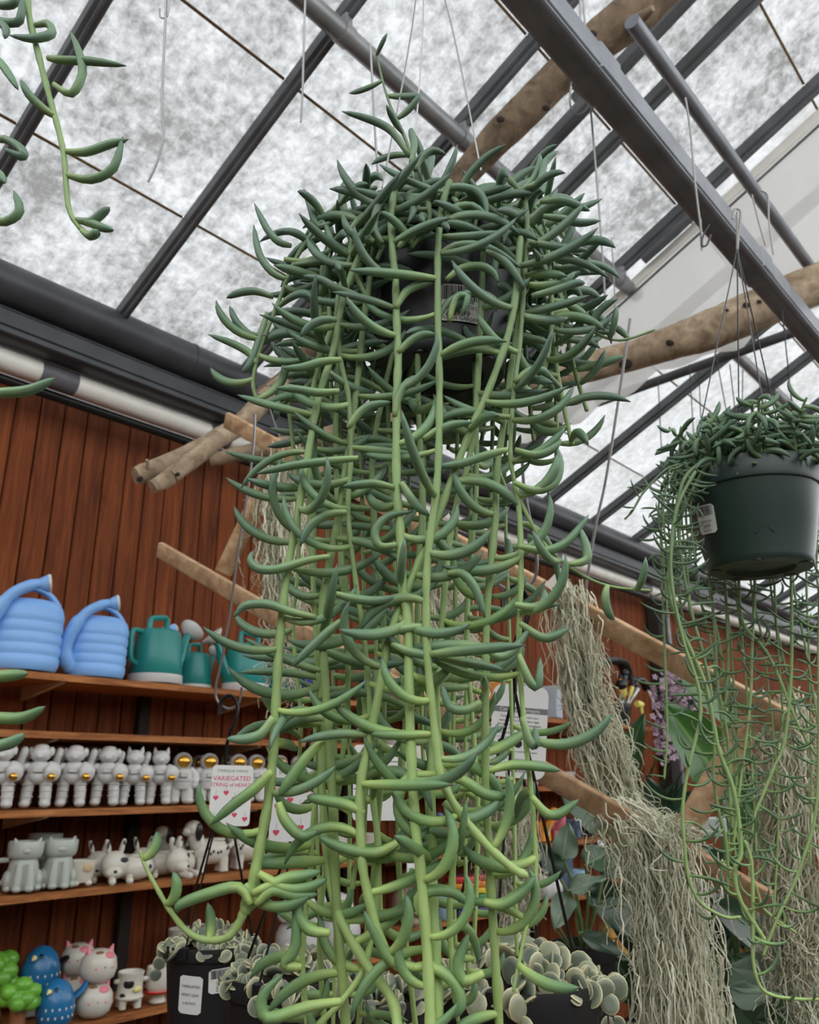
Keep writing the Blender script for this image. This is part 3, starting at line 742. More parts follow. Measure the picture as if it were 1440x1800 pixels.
S([(905, 850), (913, 900), (916, 1008), (912, 1133), (920, 1258), (927, 1330), (937, 1425), (942, 1530), (934, 1590), (920, 1654), (903, 1740)], F-.02, .0032, .038, prio=3, r1=.0016)
S([(900, 330), (945, 370), (968, 430), (978, 500), (1000, 550), (1040, 582), (1090, 598), (1150, 580)], F+.03, .0026, .026, L=.045, prio=3, r1=.0016, lr=.0044)
S([(905, 330), (955, 350), (985, 400), (1003, 455), (1010, 480)], F+.06, .0026, .022, L=.055)
S([(725, 330), (722, 272), (700, 215), (686, 185), (672, 140), (661, 90)], F+.06, .0028, .030, L=.040, prio=3, r1=.0013, lr=.0042, side=.3)
# further trailing stems traced down the left and middle
S([(660, 420), (640, 560), (625, 700), (599, 883), (582, 975), (566, 1071), (570, 1175), (578, 1300), (585, 1420), (590, 1560), (600, 1700), (610, 1830)], F, .0038, .044, prio=1, r1=.0048)
S([(640, 450), (560, 640), (548, 760), (545, 900), (552, 1050), (560, 1180), (566, 1308), (550, 1450), (545, 1533), (532, 1675), (540, 1800)], F+.02, .0034, .046, prio=1)
S([(720, 500), (660, 760), (655, 900), (672, 1050), (676, 1180), (672, 1333), (660, 1500), (645, 1633), (630, 1800)], F+.05, .0034, .048, prio=1)
S([(735, 460), (735, 700), (742, 860), (735, 1010), (730, 1180), (705, 1330), (700, 1500), (712, 1640), (730, 1800)], F+.04, .0036, .046, prio=1)
S([(830, 520), (838, 820), (830, 960), (820, 1120), (833, 1300), (840, 1430), (837, 1558), (832, 1690)], F+.06, .0032, .050, prio=1)
S([(600, 560), (590, 760), (600, 1000), (612, 1180), (600, 1350), (575, 1500), (562, 1640), (570, 1800)], F+.04, .0036, .048, prio=1)
S([(575, 1060), (566, 1180), (565, 1330), (572, 1480), (592, 1600), (640, 1690), (690, 1760), (700, 1830)], F+.04, .0036, .050, prio=2, r1=.0050, dy=-.07)
S([(505, 700), (520, 830), (525, 980), (515, 1100), (528, 1250), (525, 1360)], F+.06, .0028, .040, prio=1)
S([(640, 1220), (645, 1300), (655, 1400), (665, 1500), (660, 1600), (640, 1700), (600, 1760), (560, 1800)], F+.04, .0036, .052, prio=2, dy=-.06)
# mound of stems arching over the rim, denser at the sides and back
top = ploc + Vector((0, 0, PH*0.92))
for k in range(34):
    a = 2*PI*k/34 + PL.rs.uniform(-.06, .06)
    dv = Vector((math.cos(a), math.sin(a), 0)); front = max(0, -dv.y)
    drop = PL.rs.uniform(.03, .07) if front > .75 else PL.rs.uniform(.10, .24)
    e = PR*PL.rs.uniform(1.12, 1.35) + abs(dv.x)*PL.rs.uniform(.0, .03)
    P = [top + dv*PL.rs.uniform(.0, .04), top + dv*(PR*.85) + Vector((0, 0, PL.rs.uniform(.012, .035))), top + dv*e + Vector((0, 0, -.015)), top + dv*e*1.04 + Vector((0, 0, -drop*.6)), top + dv*e*1.02 + Vector((PL.rs.uniform(-.02, .02), 0, -drop))]
    PL.stem(P, .0030, .017, .070, .0048, md, prio=1.2 if front > .2 else .6, side=.25, r1=.0024)
# back curtain of long stems
for k in range(13):
    x = 545 + k*28 + PL.rs.uniform(-12, 12); Y = PY + PL.rs.uniform(.02, .10); b = PL.rs.uniform(1250, 1830)
    xs = x + PL.rs.uniform(-25, 25)
    S([(x*.4+775*.6, 470), (x, 640), (x, 850), ((x+xs)/2, 1100), (xs, (1100+b)/2), (xs+PL.rs.uniform(-15, 15), b)], Y, .0030, .040, prio=0, L=.060)
# single leaves copied from the picture (tips standing clear of the clump)
def TL(pts, Y, r=.0045, dy=0): PL.leaf(onY(*pts[0], Y), TY(pts, Y, dy), r, 4)
for pts in ([(512, 432), (490, 425), (468, 400), (447, 357)], [(505, 492), (478, 478), (455, 445), (446, 395)], [(480, 522), (450, 512), (420, 515), (398, 524)],
            [(470, 590), (440, 588), (415, 565), (404, 538)], [(450, 640), (440, 622), (412, 605), (366, 588)], [(470, 550), (455, 600), (440, 640), (425, 655)],
            [(500, 455), (540, 460), (585, 430), (545, 352)], [(600, 380), (560, 400), (545, 360), (534, 332)]):
    TL(pts, F+.02)
for pts in ([(720, 275), (690, 232), (655, 212), (601, 196)], [(722, 290), (728, 255), (724, 235), (722, 226)], [(730, 300), (740, 278), (762, 265), (784, 272)],
            [(925, 330), (950, 318), (958, 285), (982, 265)], [(955, 380), (990, 385), (1020, 392), (1056, 388)], [(950, 355), (985, 352), (1012, 360), (1037, 371)],
            [(930, 425), (965, 432), (1000, 437), (1034, 440)], [(930, 500), (955, 502), (990, 495), (1012, 477)], [(935, 520), (975, 510), (1010, 498), (1029, 498)],
            [(905, 672), (930, 652), (955, 652), (970, 668)], [(900, 738), (940, 738), (985, 715), (1010, 678)], [(905, 790), (940, 800), (970, 790), (987, 772)],
            [(905, 848), (940, 862), (975, 850), (985, 815), (978, 785)], [(912, 960), (960, 968), (1000, 950), (1035, 905)], [(1000, 992), (1030, 985), (1030, 960), (1018, 925)],
            [(905, 1062), (935, 1068), (955, 1060), (958, 1035)], [(914, 1095), (950, 1120), (975, 1118), (1000, 1104)], [(912, 1150), (930, 1195), (946, 1205), (950, 1155)],
            [(855, 1140), (880, 1155), (905, 1140), (935, 1100)], [(918, 1260), (930, 1300), (942, 1310), (940, 1275)], [(935, 1400), (960, 1430), (985, 1430), (1018, 1405)],
            [(860, 1355), (900, 1345), (950, 1348), (985, 1355)], [(765, 570), (790, 530), (835, 515), (868, 527), (872, 548)], [(790, 565), (800, 525), (822, 522), (812, 555)],
            [(580, 978), (540, 985), (490, 1000), (455, 1000), (440, 985), (445, 968)], [(555, 1085), (510, 1075), (470, 1062), (430, 1065), (412, 1085)]):
    TL(pts, F-.03)
for pts in ([(478, 1355), (450, 1385), (410, 1415), (370, 1450)], [(480, 1260), (460, 1290), (430, 1300), (398, 1298)], [(440, 1590), (420, 1560), (370, 1570), (318, 1590), (312, 1605)],
            [(445, 1570), (500, 1545), (530, 1540), (565, 1532)], [(450, 1590), (480, 1565), (520, 1575), (560, 1572)], [(455, 1535), (500, 1560), (540, 1560), (575, 1545)],
            [(770, 1362), (720, 1365), (702, 1400), (705, 1440), (735, 1470), (757, 1450)], [(760, 1362), (810, 1370), (850, 1395), (880, 1400), (885, 1390)], [(780, 1410), (815, 1440), (860, 1425), (880, 1400)],
            [(740, 1610), (735, 1580), (760, 1565), (800, 1570), (835, 1600)], [(850, 1585), (880, 1590), (915, 1570), (942, 1540)], [(720, 1702), (760, 1700), (800, 1730), (810, 1770), (790, 1790)],
            [(570, 1300), (540, 1330), (510, 1370), (490, 1400)], [(490, 1410), (500, 1440), (530, 1470), (560, 1460)], [(600, 1760), (540, 1770), (470, 1790), (462, 1750), (500, 1710)],
            [(530, 1700), (500, 1695), (520, 1660), (518, 1585)], [(580, 1640), (545, 1635), (525, 1610), (517, 1580)], [(700, 1480), (660, 1500), (600, 1490), (560, 1470)],
            [(640, 1430), (610, 1415), (560, 1405), (540, 1400)], [(850, 1710), (815, 1725), (805, 1690), (825, 1640)], [(735, 1700), (690, 1690), (660, 1640), (640, 1600)]):
    TL(pts, F-.03, .0050)
for pts in ([(770, 345), (790, 330), (830, 333), (852, 352), (856, 385)], [(780, 390), (795, 368), (830, 362), (862, 385)], [(755, 395), (785, 392), (815, 397), (842, 405)], [(778, 416), (815, 416), (850, 413), (890, 409)],
            [(768, 450), (800, 432), (845, 432), (885, 450), (916, 472)], [(785, 492), (810, 472), (845, 468), (868, 480), (876, 498)], [(855, 440), (885, 458), (905, 480), (922, 508)], [(672, 428), (658, 400), (664, 365), (682, 342)],
            [(658, 424), (630, 418), (610, 400), (602, 376)], [(700, 436), (720, 412), (745, 402), (772, 400)], [(628, 518), (595, 508), (565, 492), (533, 485)], [(696, 542), (712, 515), (735, 502), (765, 496)], [(592, 562), (570, 562), (545, 572), (528, 592)],
            [(600, 632), (565, 636), (530, 646), (496, 647)], [(597, 687), (560, 690), (522, 684), (486, 682)], [(694, 732), (700, 698), (718, 672), (746, 660)], [(612, 752), (632, 725), (655, 712), (688, 707)], [(744, 772), (770, 756), (798, 746), (832, 742)],
            [(892, 790), (855, 800), (810, 815), (764, 820)], [(630, 805), (580, 810), (515, 818), (449, 833)], [(692, 857), (660, 850), (630, 852), (602, 855)], [(697, 957), (668, 960), (659, 935), (682, 908), (727, 899)], [(706, 848), (720, 872), (736, 892), (755, 906)],
            [(746, 1100), (705, 1106), (665, 1114), (627, 1117)], [(587, 1043), (620, 1052), (662, 1056), (700, 1048)], [(688, 1132), (718, 1145), (750, 1152), (778, 1160)], [(777, 1157), (812, 1164), (850, 1170), (886, 1178)], [(787, 1008), (812, 1008), (836, 1035), (853, 1086)],
            [(608, 1086), (580, 1108), (545, 1140), (513, 1172)], [(845, 1233), (820, 1248), (790, 1242), (777, 1202)], [(760, 1290), (720, 1292), (680, 1292), (652, 1290)], [(610, 900), (575, 905), (545, 925), (527, 960)], [(700, 620), (720, 600), (745, 588), (770, 590)]):
    TL(pts, F-.038)
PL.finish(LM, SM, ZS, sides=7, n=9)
# ------------------------------------------------------------------ second fishhook plant, hanging at right
RT = 1.27
rc = at(1316, 838, RT); R2, H2, RB2 = 0.100, 0.150, 0.074
rloc = Vector((rc.x, rc.y, rc.z - H2 + .004)); RY = rc.y
root2 = empty('hanging_fishhook_plant', rloc)
pot(root2, rloc, R2, H2, RB2, M_potg, rimh=.24, rimstep=.045)
sticker(root2, rloc, RB2, R2*.955, H2, facing(rloc)-0.84, .048, .090, .038, [('FISHHOOKS', -.08, .0045), ('24.99', -.25, .0075), ('GARDEN', -.40, .0045)], tilt=-.12, barh=.34)
m = MB(); m.tube([rloc + Vector((RB2*1.08*math.cos(facing(rloc)+.15+a), RB2*1.08*math.sin(facing(rloc)+.15+a), .034 + .010*math.cos(a*9))) for a in (-.16, -.1, -.05, 0, .05, .1, .16)], .0022, 5); under(m.build('moulded_notch', M_potg), root2)
hk = at(1296, 438, RT+.05)
for q in (at(1222, 792, RT-.02), at(1352, 770, RT-.06), at(1380, 800, RT+.06), at(1300, 800, RT+.09)):
    m = MB(); m.tube([hk, hk+(q-hk)*.5, q], .0011, 5); under(m.build('hanger_wire', M_wired), root2)
m = MB(); m.tube([hk, at(1296, 372, RT+.05)], .0018, 6); under(m.build('hanger_hook', M_wire), root2)
tag(root2, 'fishhook succulent with fine trailing stems in a dark green hanging pot, right side', 'hanging plant')
P2 = Plant(root2, 33)
ZS2 = (2.0, 1.55, 1.15)
def md2(q): return 'mid' if q.z > rloc.z+.08 else 'low'
def S2(pts, dY, r=.0024, sp=.022, L=.046, prio=2, lr=.0021, side=.75, r1=None): P2.stem(TY(pts, RY+dY), r, sp, L, lr, md2, prio=prio, side=side, r1=r1)
S2([(1240, 815), (1205, 815), (1170, 826), (1132, 865), (1112, 898), (1099, 912)], -.05, .0020, .013, .026, 3, .0016)
S2([(1230, 815), (1200, 850), (1182, 950), (1176, 1040), (1196, 1100), (1218, 1150), (1242, 1209), (1253, 1263), (1263, 1315), (1279, 1358), (1289, 1386), (1298, 1433), (1303, 1500), (1292, 1528), (1298, 1573), (1317, 1610), (1336, 1639), (1344, 1652)], -.08, .0030, .020, .046, 3, r1=.0028)
S2([(1222, 830), (1188, 900), (1180, 1010), (1200, 1120), (1226, 1200), (1232, 1252), (1225, 1292), (1213, 1339), (1204, 1386), (1200, 1433), (1204, 1490), (1211, 1544), (1228, 1582), (1251, 1601), (1279, 1613), (1301, 1612)], -.09, .0026, .024, .046, 3)
S2([(1235, 830), (1195, 920), (1210, 1050), (1236, 1150), (1251, 1221), (1256, 1315), (1254, 1362), (1265, 1433), (1275, 1469), (1282, 1540)], -.06, .0027, .023)
S2([(1300, 940), (1302, 1080), (1335, 1130), (1350, 1150), (1372, 1197), (1395, 1256), (1419, 1303), (1448, 1345)], .09, .0030, .024)
S2([(1330, 940), (1325, 1080), (1322, 1150), (1320, 1221), (1313, 1292), (1305, 1351), (1298, 1410), (1290, 1480)], .09, .0026, .022, .046, 3)
S2([(1390, 940), (1392, 1150), (1385, 1260), (1376, 1315), (1360, 1351), (1341, 1398), (1327, 1433), (1324, 1465)], .09, .0028, .022, .046, 3)
S2([(1452, 860), (1440, 1100), (1440, 1300), (1434, 1430), (1414, 1504), (1395, 1556), (1372, 1603), (1355, 1644), (1343, 1678)], .03, .0028, .022, .046, 2)
S2([(1310, 1480), (1322, 1521), (1324, 1615), (1324, 1686), (1336, 1733), (1360, 1750), (1400, 1756), (1440, 1757)], -.08, .0024, .034, .040, 3)
S2([(1270, 940), (1280, 1150), (1275, 1260), (1286, 1360), (1290, 1450), (1330, 1560), (1345, 1600), (1400, 1640)], .10, .0024, .024)
S2([(1240, 940), (1256, 1100), (1262, 1200), (1280, 1300), (1283, 1400), (1290, 1470), (1296, 1540)], .09, .0024, .024)
for k in range(12):
    x = 1170 + k*25 + P2.rs.uniform(-10, 10); b = P2.rs.uniform(1250, 1640); x2 = x + P2.rs.uniform(5, 55)
    S2([(1316+(x-1316)*.8, 820), (x, 880), (x, 1020), ((x+x2)/2, 1150), (x2, (1200+b)/2), (x2+P2.rs.uniform(-12, 12), b)], P2.rs.uniform(.10, .16), .0022, .024, .044, .8)
for k in range(8):
    x = 1158 + k*8; b = P2.rs.uniform(980, 1120)
    S2([(1210, 815), (x+18, 830), (x, 890), (x+8, 980), (x+16, b)], P2.rs.uniform(-.06, .04), .0020, .013, .030, 1, .0018)
t2 = rloc + Vector((0, 0, H2*.95))
for k in range(56):
    a = P2.rs.uniform(0, 2*PI); rr = R2*math.sqrt(P2.rs.random())*1.0; dv = Vector((math.cos(a), math.sin(a), 0)); b = t2 + dv*rr
    tl = P2.rs.uniform(.03, .085)
    P2.stem([b - Vector((0, 0, .012)), b + dv*.006 + Vector((0, 0, tl*.4)), b + dv*.018 + Vector((0, 0, tl*.75)), b + dv*.034 + Vector((0, 0, tl))], .0024, .0075, .048, .0042, 'top', prio=1.0 if dv.y < .3 else .3)
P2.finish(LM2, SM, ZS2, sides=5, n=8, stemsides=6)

# ------------------------------------------------------------------ third plant: stems hanging in at the upper left from a pot above the frame
LT = 0.80
r3c = at(-70, -330, 0.92); root3 = empty('hanging_fishhook_plant', r3c)
pot(root3, r3c, .08, .14, .06, M_potd)
tag(root3, 'fishhook succulent whose stems dangle in at the upper left corner', 'hanging plant')
m = MB(); m.tube([r3c + Vector((0, 0, .14)), r3c + Vector((0, 0, .6))], .0014, 6); under(m.build('hanger_wire', M_wire), root3)
Y3 = r3c.y - .03
P3 = Plant(root3, 44)
def S3(pts, r, r1): P3.stem(TY(pts, Y3), r, 9, .05, .004, 'low', prio=3, r1=r1)
S3([(-20, -330), (20, -200), (45, -60), (50, 20), (66, 90), (84, 160), (98, 210), (112, 270), (116, 320), (122, 370), (140, 400), (160, 412)], .0036, .0020)
S3([(-60, -330), (-30, -150), (-25, 60), (-30, 250), (-34, 420), (-30, 640), (-36, 900), (-34, 1180), (-40, 1330)], .0036, .0026)
def T3(pts, r=.0044): P3.leaf(onY(*pts[0], Y3), TY(pts, Y3, -.01), r, 4)
for pts in ([(62, 45), (85, 42), (90, 60), (55, 68), (16, 62)], [(84, 102), (110, 106), (160, 108), (222, 116)], [(95, 148), (125, 165), (145, 130), (138, 90), (123, 54)],
            [(97, 205), (75, 190), (50, 165), (36, 140)], [(118, 266), (150, 268), (190, 255), (226, 245)], [(118, 308), (160, 316), (200, 295), (216, 240)],
            [(135, 386), (160, 390), (180, 375), (193, 364)], [(138, 388), (160, 392), (180, 400), (200, 405)], [(144, 405), (158, 415), (168, 410), (172, 405)],
            [(-10, 30), (10, 40), (35, 35), (40, -10)], [(-20, 250), (10, 245), (40, 265), (36, 275), (5, 260)], [(-20, 385), (10, 390), (35, 370), (24, 335)],
            [(-25, 100), (-5, 105), (15, 130), (32, 158)], [(-15, 5), (5, 10), (25, 5), (30, -20)], [(-25, 60), (-5, 40), (10, 50), (8, 68)], [(-20, 290), (-10, 300), (2, 310), (8, 322)]):
    T3(pts)
for pts in ([(-30, 690), (10, 690), (55, 685), (98, 664)],  [(-34, 1258), (-5, 1262), (40, 1262), (80, 1242)], [(-34, 1320), (-5, 1312), (20, 1305), (44, 1290)], [(-34, 1200), (-10, 1190), (20, 1187), (50, 1184)]):
    T3(pts, .0050)
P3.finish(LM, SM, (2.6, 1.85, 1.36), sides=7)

# ------------------------------------------------------------------ lath rack carrying the moss
M_lath = wood('pale_lath', (144, 110, 78), (204, 172, 136), grain=(14, 14, 14), rough=0.65, objvar=.12)
rack = empty('lath_rack', at(800, 1120, 1.75))
def lath(name, a, b, wd_=.046, th=.014, upv=(0, 0, 1), parent=rack, roll=0.0):
    a = Vector(a); b = Vector(b); d = (b-a); L = d.length; y = d.normalized()
    view = (CAM - (a+b)/2).normalized(); z = (view - y*view.dot(y)).normalized(); x = y.cross(z)
    R = Matrix((x, y, z)).transposed() @ Ry(roll)
    m = MB(); m.rbox((0, 0, 0), (wd_, L, th), .0018)
    o = m.build(name, M_lath); o.matrix_world = M34((a+b)/2, R); under(o, parent); return o
ra = [at(280, 966, 2.25), at(1352, 1588, 1.42)]; rb_ = [at(398, 738, 2.3), at(1385, 1270, 1.5)]
def on(l, s): return l[0] + (l[1]-l[0])*s
lath('rail', ra[0], ra[1], .044, .016, roll=.55); lath('rail', rb_[0], rb_[1], .044, .016, roll=.45)
back = Vector((0, .018, 0))
lath('rung', at(392, 1008, 2.2), at(490, 800, 2.26), .046, .012, roll=.3)
lath('rung', at(700, 1192, 1.95), at(760, 960, 2.05), .046, .012, roll=.3)
lath('rung', at(1196, 1475, 1.52), at(1335, 1238, 1.56), .046, .012, roll=.3)
tag(rack, 'pale wooden lath rack of two slanting rails and cross rungs draped with moss', 'rack')

# ------------------------------------------------------------------ air-plant moss, far too many strands to count
def mossmat():
    m, nt, p = _mat('spanish_moss'); N = nt.nodes; L = nt.links
    a = N.new('ShaderNodeAttribute'); a.attribute_name = 't'
    cr = N.new('ShaderNodeValToRGB'); e = cr.color_ramp.elements
    e[0].color = lin((164, 160, 136))+(1,); e[1].color = lin((236, 234, 210))+(1,)
    x = e.new(.5); x.color = lin((208, 208, 180))+(1,)
    L.new(a.outputs['Fac'], cr.inputs[0]); L.new(cr.outputs[0], p.inputs['Base Color']); p.inputs['Roughness'].default_value = .8
    return m
M_moss = mossmat()
M_strap = mat('pale_card', (214, 208, 196), .6)
def moss(name, spine, widths, n, label, seed, Lr=(.10, .26), r=.0011, tuft=.4):
    """spine: list of world points from the hanging end down; strands start along it, wander and fall"""
    rs = np.random.RandomState(seed); SP = smooth_path(spine, 8); K = len(SP)
    W = np.interp(np.linspace(0, 1, K), np.linspace(0, 1, len(widths)), widths)
    SPn = np.array([tuple(p) for p in SP]); rt = np.array((1, 0, 0.0)); fw = np.array((0, 1.0, 0))
    nseg = 20; V = []; Fc = []; T = []
    base = 0
    for s in range(int(n*.85)):
        u0 = rs.uniform(0, .88)**1.0; L = rs.uniform(*Lr)
        if rs.rand() < .12: L *= 1.2
        i0 = u0*(K-1); wob1, wob2 = rs.uniform(0, 6.28, 2); fr = rs.uniform(45, 120); amp = rs.uniform(.004, .013)
        ox, oy = rs.normal(0, .25), rs.normal(0, .25)
        pts = np.zeros((nseg+1, 3)); splay = rs.normal(0, .25); col = rs.uniform(0, 1)**.8
        pos = i0; fq = (rs.uniform(10, 30), rs.uniform(35, 80), rs.uniform(90, 190)); ph = rs.uniform(0, 6.28, 6); cx = rs.normal(0, 1, 6)*(.012, .010, .0058, .010, .005, .005)
        steplen = L/nseg
        spl = np.linalg.norm(SPn[1:]-SPn[:-1], axis=1).mean()
        flick = rs.rand() < tuft
        for k in range(nseg+1):
            ii = pos + k*steplen/spl
            if ii <= K-1:
                j = int(min(K-2, math.floor(ii))); f = ii-j; c = SPn[j]*(1-f)+SPn[j+1]*f; w_ = W[j]*(1-f)+W[j+1]*f
            else:
                c = SPn[-1] + np.array((0, 0, -(ii-K+1)*spl)); w_ = W[-1]*.9
            g = 1 + splay*k/nseg*.5
            p = c + rt*w_*ox*g + fw*w_*oy*g
            x_ = k*steplen; env = .35+.65*k/nseg
            p = p + rt*(cx[0]*math.sin(fq[0]*x_+ph[0]) + cx[1]*math.sin(fq[1]*x_+ph[1]) + cx[2]*math.sin(fq[2]*x_+ph[2]))*env + fw*(cx[3]*math.sin(fq[1]*x_+ph[3]) + cx[4]*math.sin(fq[2]*x_+ph[4]))*env + np.array((0, 0, cx[5]*math.sin(fq[2]*x_+ph[5])))
            if flick and k > nseg*.5: q = (k/nseg-.5)*2; p = p + rt*np.sign(ox)*.022*q*q + np.array((0, 0, .030*q*q))
            pts[k] = p
        d = np.gradient(pts, axis=0); d /= np.linalg.norm(d, axis=1)[:, None]+1e-9
        a1 = np.cross(d, np.array((.3, .9, .31))); a1 /= np.linalg.norm(a1, axis=1)[:, None]+1e-9; a2 = np.cross(d, a1)
        rr = (r*rs.uniform(.7, 1.25)*np.linspace(1, .45, nseg+1))[:, None]
        ring = [pts + (a1*math.cos(a)+a2*math.sin(a))*rr for a in (0, 2.094, 4.189)]
        V.append(np.stack(ring, 1).reshape(-1, 3)); T.append(np.full((nseg+1)*3, col))
        idx = base + np.arange(nseg*3).reshape(nseg, 3)
        Fc.append(np.stack([idx, np.roll(idx, -1, 1), np.roll(idx, -1, 1)+3, idx+3], 2).reshape(-1, 4)); base += (nseg+1)*3
    V = np.concatenate(V); Fc = np.concatenate(Fc); T = np.concatenate(T)
    me = bpy.data.meshes.new(name); me.from_pydata(V.tolist(), [], Fc.tolist()); me.materials.append(M_moss)
    me.polygons.foreach_set('use_smooth', [True]*len(me.polygons)); at_ = me.attributes.new('t', 'FLOAT', 'POINT'); at_.data.foreach_set('value', T); me.update()
    o = bpy.data.objects.new(name, me); COL.objects.link(o)
    return tag(o, label, 'moss', kind='stuff')
moss('hanging_moss', [at(505, 782, 2.2), at(498, 880, 2.2), at(497, 1000, 2.2), at(505, 1120, 2.2)], [.10, .12, .12, .09], 520, 'pale green moss hanging behind the left edge of the big plant', 1, (.12, .3), r=.0021)
moss('hanging_moss', [at(1000, 1025, 1.72), at(1010, 1100, 1.72), at(1030, 1220, 1.7), at(1058, 1320, 1.68), at(1095, 1430, 1.66)], [.065, .088, .088, .10, .10], 780, 'long grey green moss bundle hung from the upper rail beside the care card', 2, (.10, .24), r=.0018)
moss('hanging_moss', [at(1150, 1432, 1.52), at(1165, 1500, 1.5), at(1178, 1600, 1.46), at(1190, 1720, 1.42), at(1198, 1860, 1.38)], [.155, .135, .125, .125, .12], 1150, 'broad shaggy moss bundle hanging down to the bottom edge right of centre', 3, (.12, .26), r=.0016)
moss('hanging_moss', [at(1085, 1400, 1.6), at(1130, 1440, 1.56), at(1170, 1465, 1.52)], [.07, .10, .12], 340, 'wispy moss tuft lying over the lower rail between the two moss bundles', 4, (.06, .13), r=.0016, tuft=.5)
moss('hanging_moss', [at(1375, 1215, 1.6), at(1385, 1320, 1.6), at(1395, 1450, 1.58), at(1398, 1600, 1.56), at(1400, 1690, 1.54)], [.12, .13, .13, .12, .10], 760, 'pale moss bundle behind the trailing stems at the right edge', 5, (.12, .28), r=.0018)
moss('hanging_moss', [at(895, 1370, 2.0), at(900, 1450, 2.0), at(905, 1540, 2.0), at(905, 1600, 2.0)], [.09, .11, .10, .07], 480, 'brownish moss bundle hanging below the white care card', 6, (.08, .2), r=.0018)
moss('hanging_moss', [at(828, 1262, 2.05), at(838, 1310, 2.05), at(842, 1400, 2.05), at(838, 1460, 2.05)], [.12, .10, .08, .07], 380, 'small tangled moss clump left of the care card behind the stems', 7, (.07, .17), r=.0018, tuft=.4)
moss('hanging_moss', [at(770, 960, 2.15), at(775, 1060, 2.15), at(800, 1180, 2.15)], [.10, .14, .16], 420, 'faint moss veil hanging behind the middle of the big plant', 8, (.12, .26), r=.0016)
# pale card corners showing in the moss
for pts, t, lab in (([(957, 1028), (986, 998), (1012, 1036), (985, 1050)], 1.745, 'white triangular card tip at the top of the long moss bundle'), ([(1100, 1615), (1122, 1597), (1135, 1620), (1116, 1634)], 1.6, 'small white plant tag poking out left of the broad moss bundle')):
    P = [at(x, y, t) for x, y in pts]; nrm = (P[1]-P[0]).cross(P[2]-P[0]).normalized()*.0008
    m = MB(); m.add([p+nrm for p in P]+[p-nrm for p in P], [(0,1,2,3), (7,6,5,4)]+[(i, 4+i, 4+(i+1) % 4, (i+1) % 4) for i in range(4)]); tag(m.build('plant_tag', M_strap, smooth=False), lab, 'tag')

# ------------------------------------------------------------------ loose hanging wires and hooks
def wire(pts, t, r, label, M=M_wire, k=5, name='hanging_wire', tb=None):
    n = len(pts); tb = t if tb is None else tb
    P = smooth_path([at(x, y, t+(tb-t)*i/(n-1)) for i, (x, y) in enumerate(pts)], k)
    return tag(MB().tube(P, r, 6, round_end=False).build(name, M), label, 'wire')
wire([(300, -60), (298, 0), (294, 28), (282, 30), (280, 15)], 1.8, .0022, 'small curled wire hook at the top edge left of centre')
wire([(293, -40), (291, 30), (287, 120), (285, 190), (288, 235), (278, 280), (260, 320)], 1.8, .0032, 'bent pale wire dangling alone below the roof panes at left')
wire([(538, -40), (534, 80), (532, 160), (529, 215)], 1.9, .0026, 'straight short wire hanging beside the second roof bar')
wire([(651, 80), (655, 150), (660, 240), (664, 300)], 1.3, .0018, 'thin wire hanging just left of the upright shoot')
wire([(1018, -40), (1020, 40), (1012, 110), (1003, 160), (1004, 190), (1018, 202), (1034, 190), (1040, 165)], 2.0, .0026, 'looped wire hook hanging beside the thick upper log')
wire([(1022, -40), (1030, 60), (1038, 185), (1048, 300), (1058, 430), (1065, 545)], 2.0, .0026, 'long straight wire hanging right of the big pot')
wire([(1205, 172), (1214, 230), (1222, 320), (1232, 400), (1236, 435)], 1.9, .0026, 'wire hanging from the thin steel tube at right')
wire([(1248, 395), (1236, 415), (1234, 432), (1243, 430), (1250, 412)], 1.75, .0022, 'tiny dark wire loop under the heavy beam', M_wired)
wire([(1288, 385), (1292, 368), (1302, 372), (1300, 400), (1296, 440)], 1.62, .0026, 'wire hook looped over the heavy beam above the right pot')
wire([(1322, 342), (1334, 390), (1346, 432)], 2.1, .0022, 'left one of two short wires on the thin steel tube')
wire([(1338, 335), (1350, 345), (1352, 390), (1360, 448)], 2.1, .0022, 'right one of two short wires on the thin steel tube')
wire([(1108, 560), (1101, 610), (1085, 720), (1064, 850), (1046, 930), (1030, 1035)], 1.75, .0030, 'slanting grey wire from the lower log down to the moss bundle')
wire([(448, 728), (446, 780), (436, 860), (420, 960), (404, 1080), (390, 1160), (380, 1205), (382, 1232), (402, 1246), (420, 1235), (425, 1208)], 1.42, .0022, 'long wire with a hook holding the black pot hanger at left', tb=1.40)
wire([(470, 700), (478, 730), (492, 768)], 2.2, .0024, 'short slanting wire below the tied branch')
wire([(918, 800), (922, 860), (935, 930), (944, 985), (938, 1020), (910, 1038), (880, 1030), (866, 1005)], 1.22, .0024, 'curved wire hook carrying the black hanger of the right heart plant')
for i, (x0, y0, x1, y1, t) in enumerate(((1157, 668, 1163, 790, 2.9), (1212, 640, 1220, 772, 2.8), (1229, 655, 1232, 735, 2.8), (1258, 620, 1285, 765, 2.6), (1283, 640, 1298, 770, 2.6), (1306, 650, 1304, 800, 2.7), (1338, 690, 1346, 765, 2.9), (1360, 700, 1372, 750, 2.9), (1375, 545, 1396, 745, 2.2), (1386, 710, 1386, 760, 2.9), (1428, 740, 1430, 790, 2.9))):
    wire([(x0, y0), ((x0+x1)/2, (y0+y1)/2), (x1, y1)], t, .0018, 'thin far wire above the right hanging pot, %s from the left' % ['first', 'second', 'third', 'fourth', 'fifth', 'sixth', 'seventh', 'eighth', 'ninth', 'tenth', 'eleventh'][i], M_wired, k=2)
wire([(1075, 418), (1079, 480), (1081, 540), (1080, 590)], 2.3, .0018, 'thin wire against the plastic sheet right of the big pot')
wire([(1233, 340), (1232, 400), (1234, 440)], 2.3, .0030, 'stubby pale wire end in front of the plastic sheet')

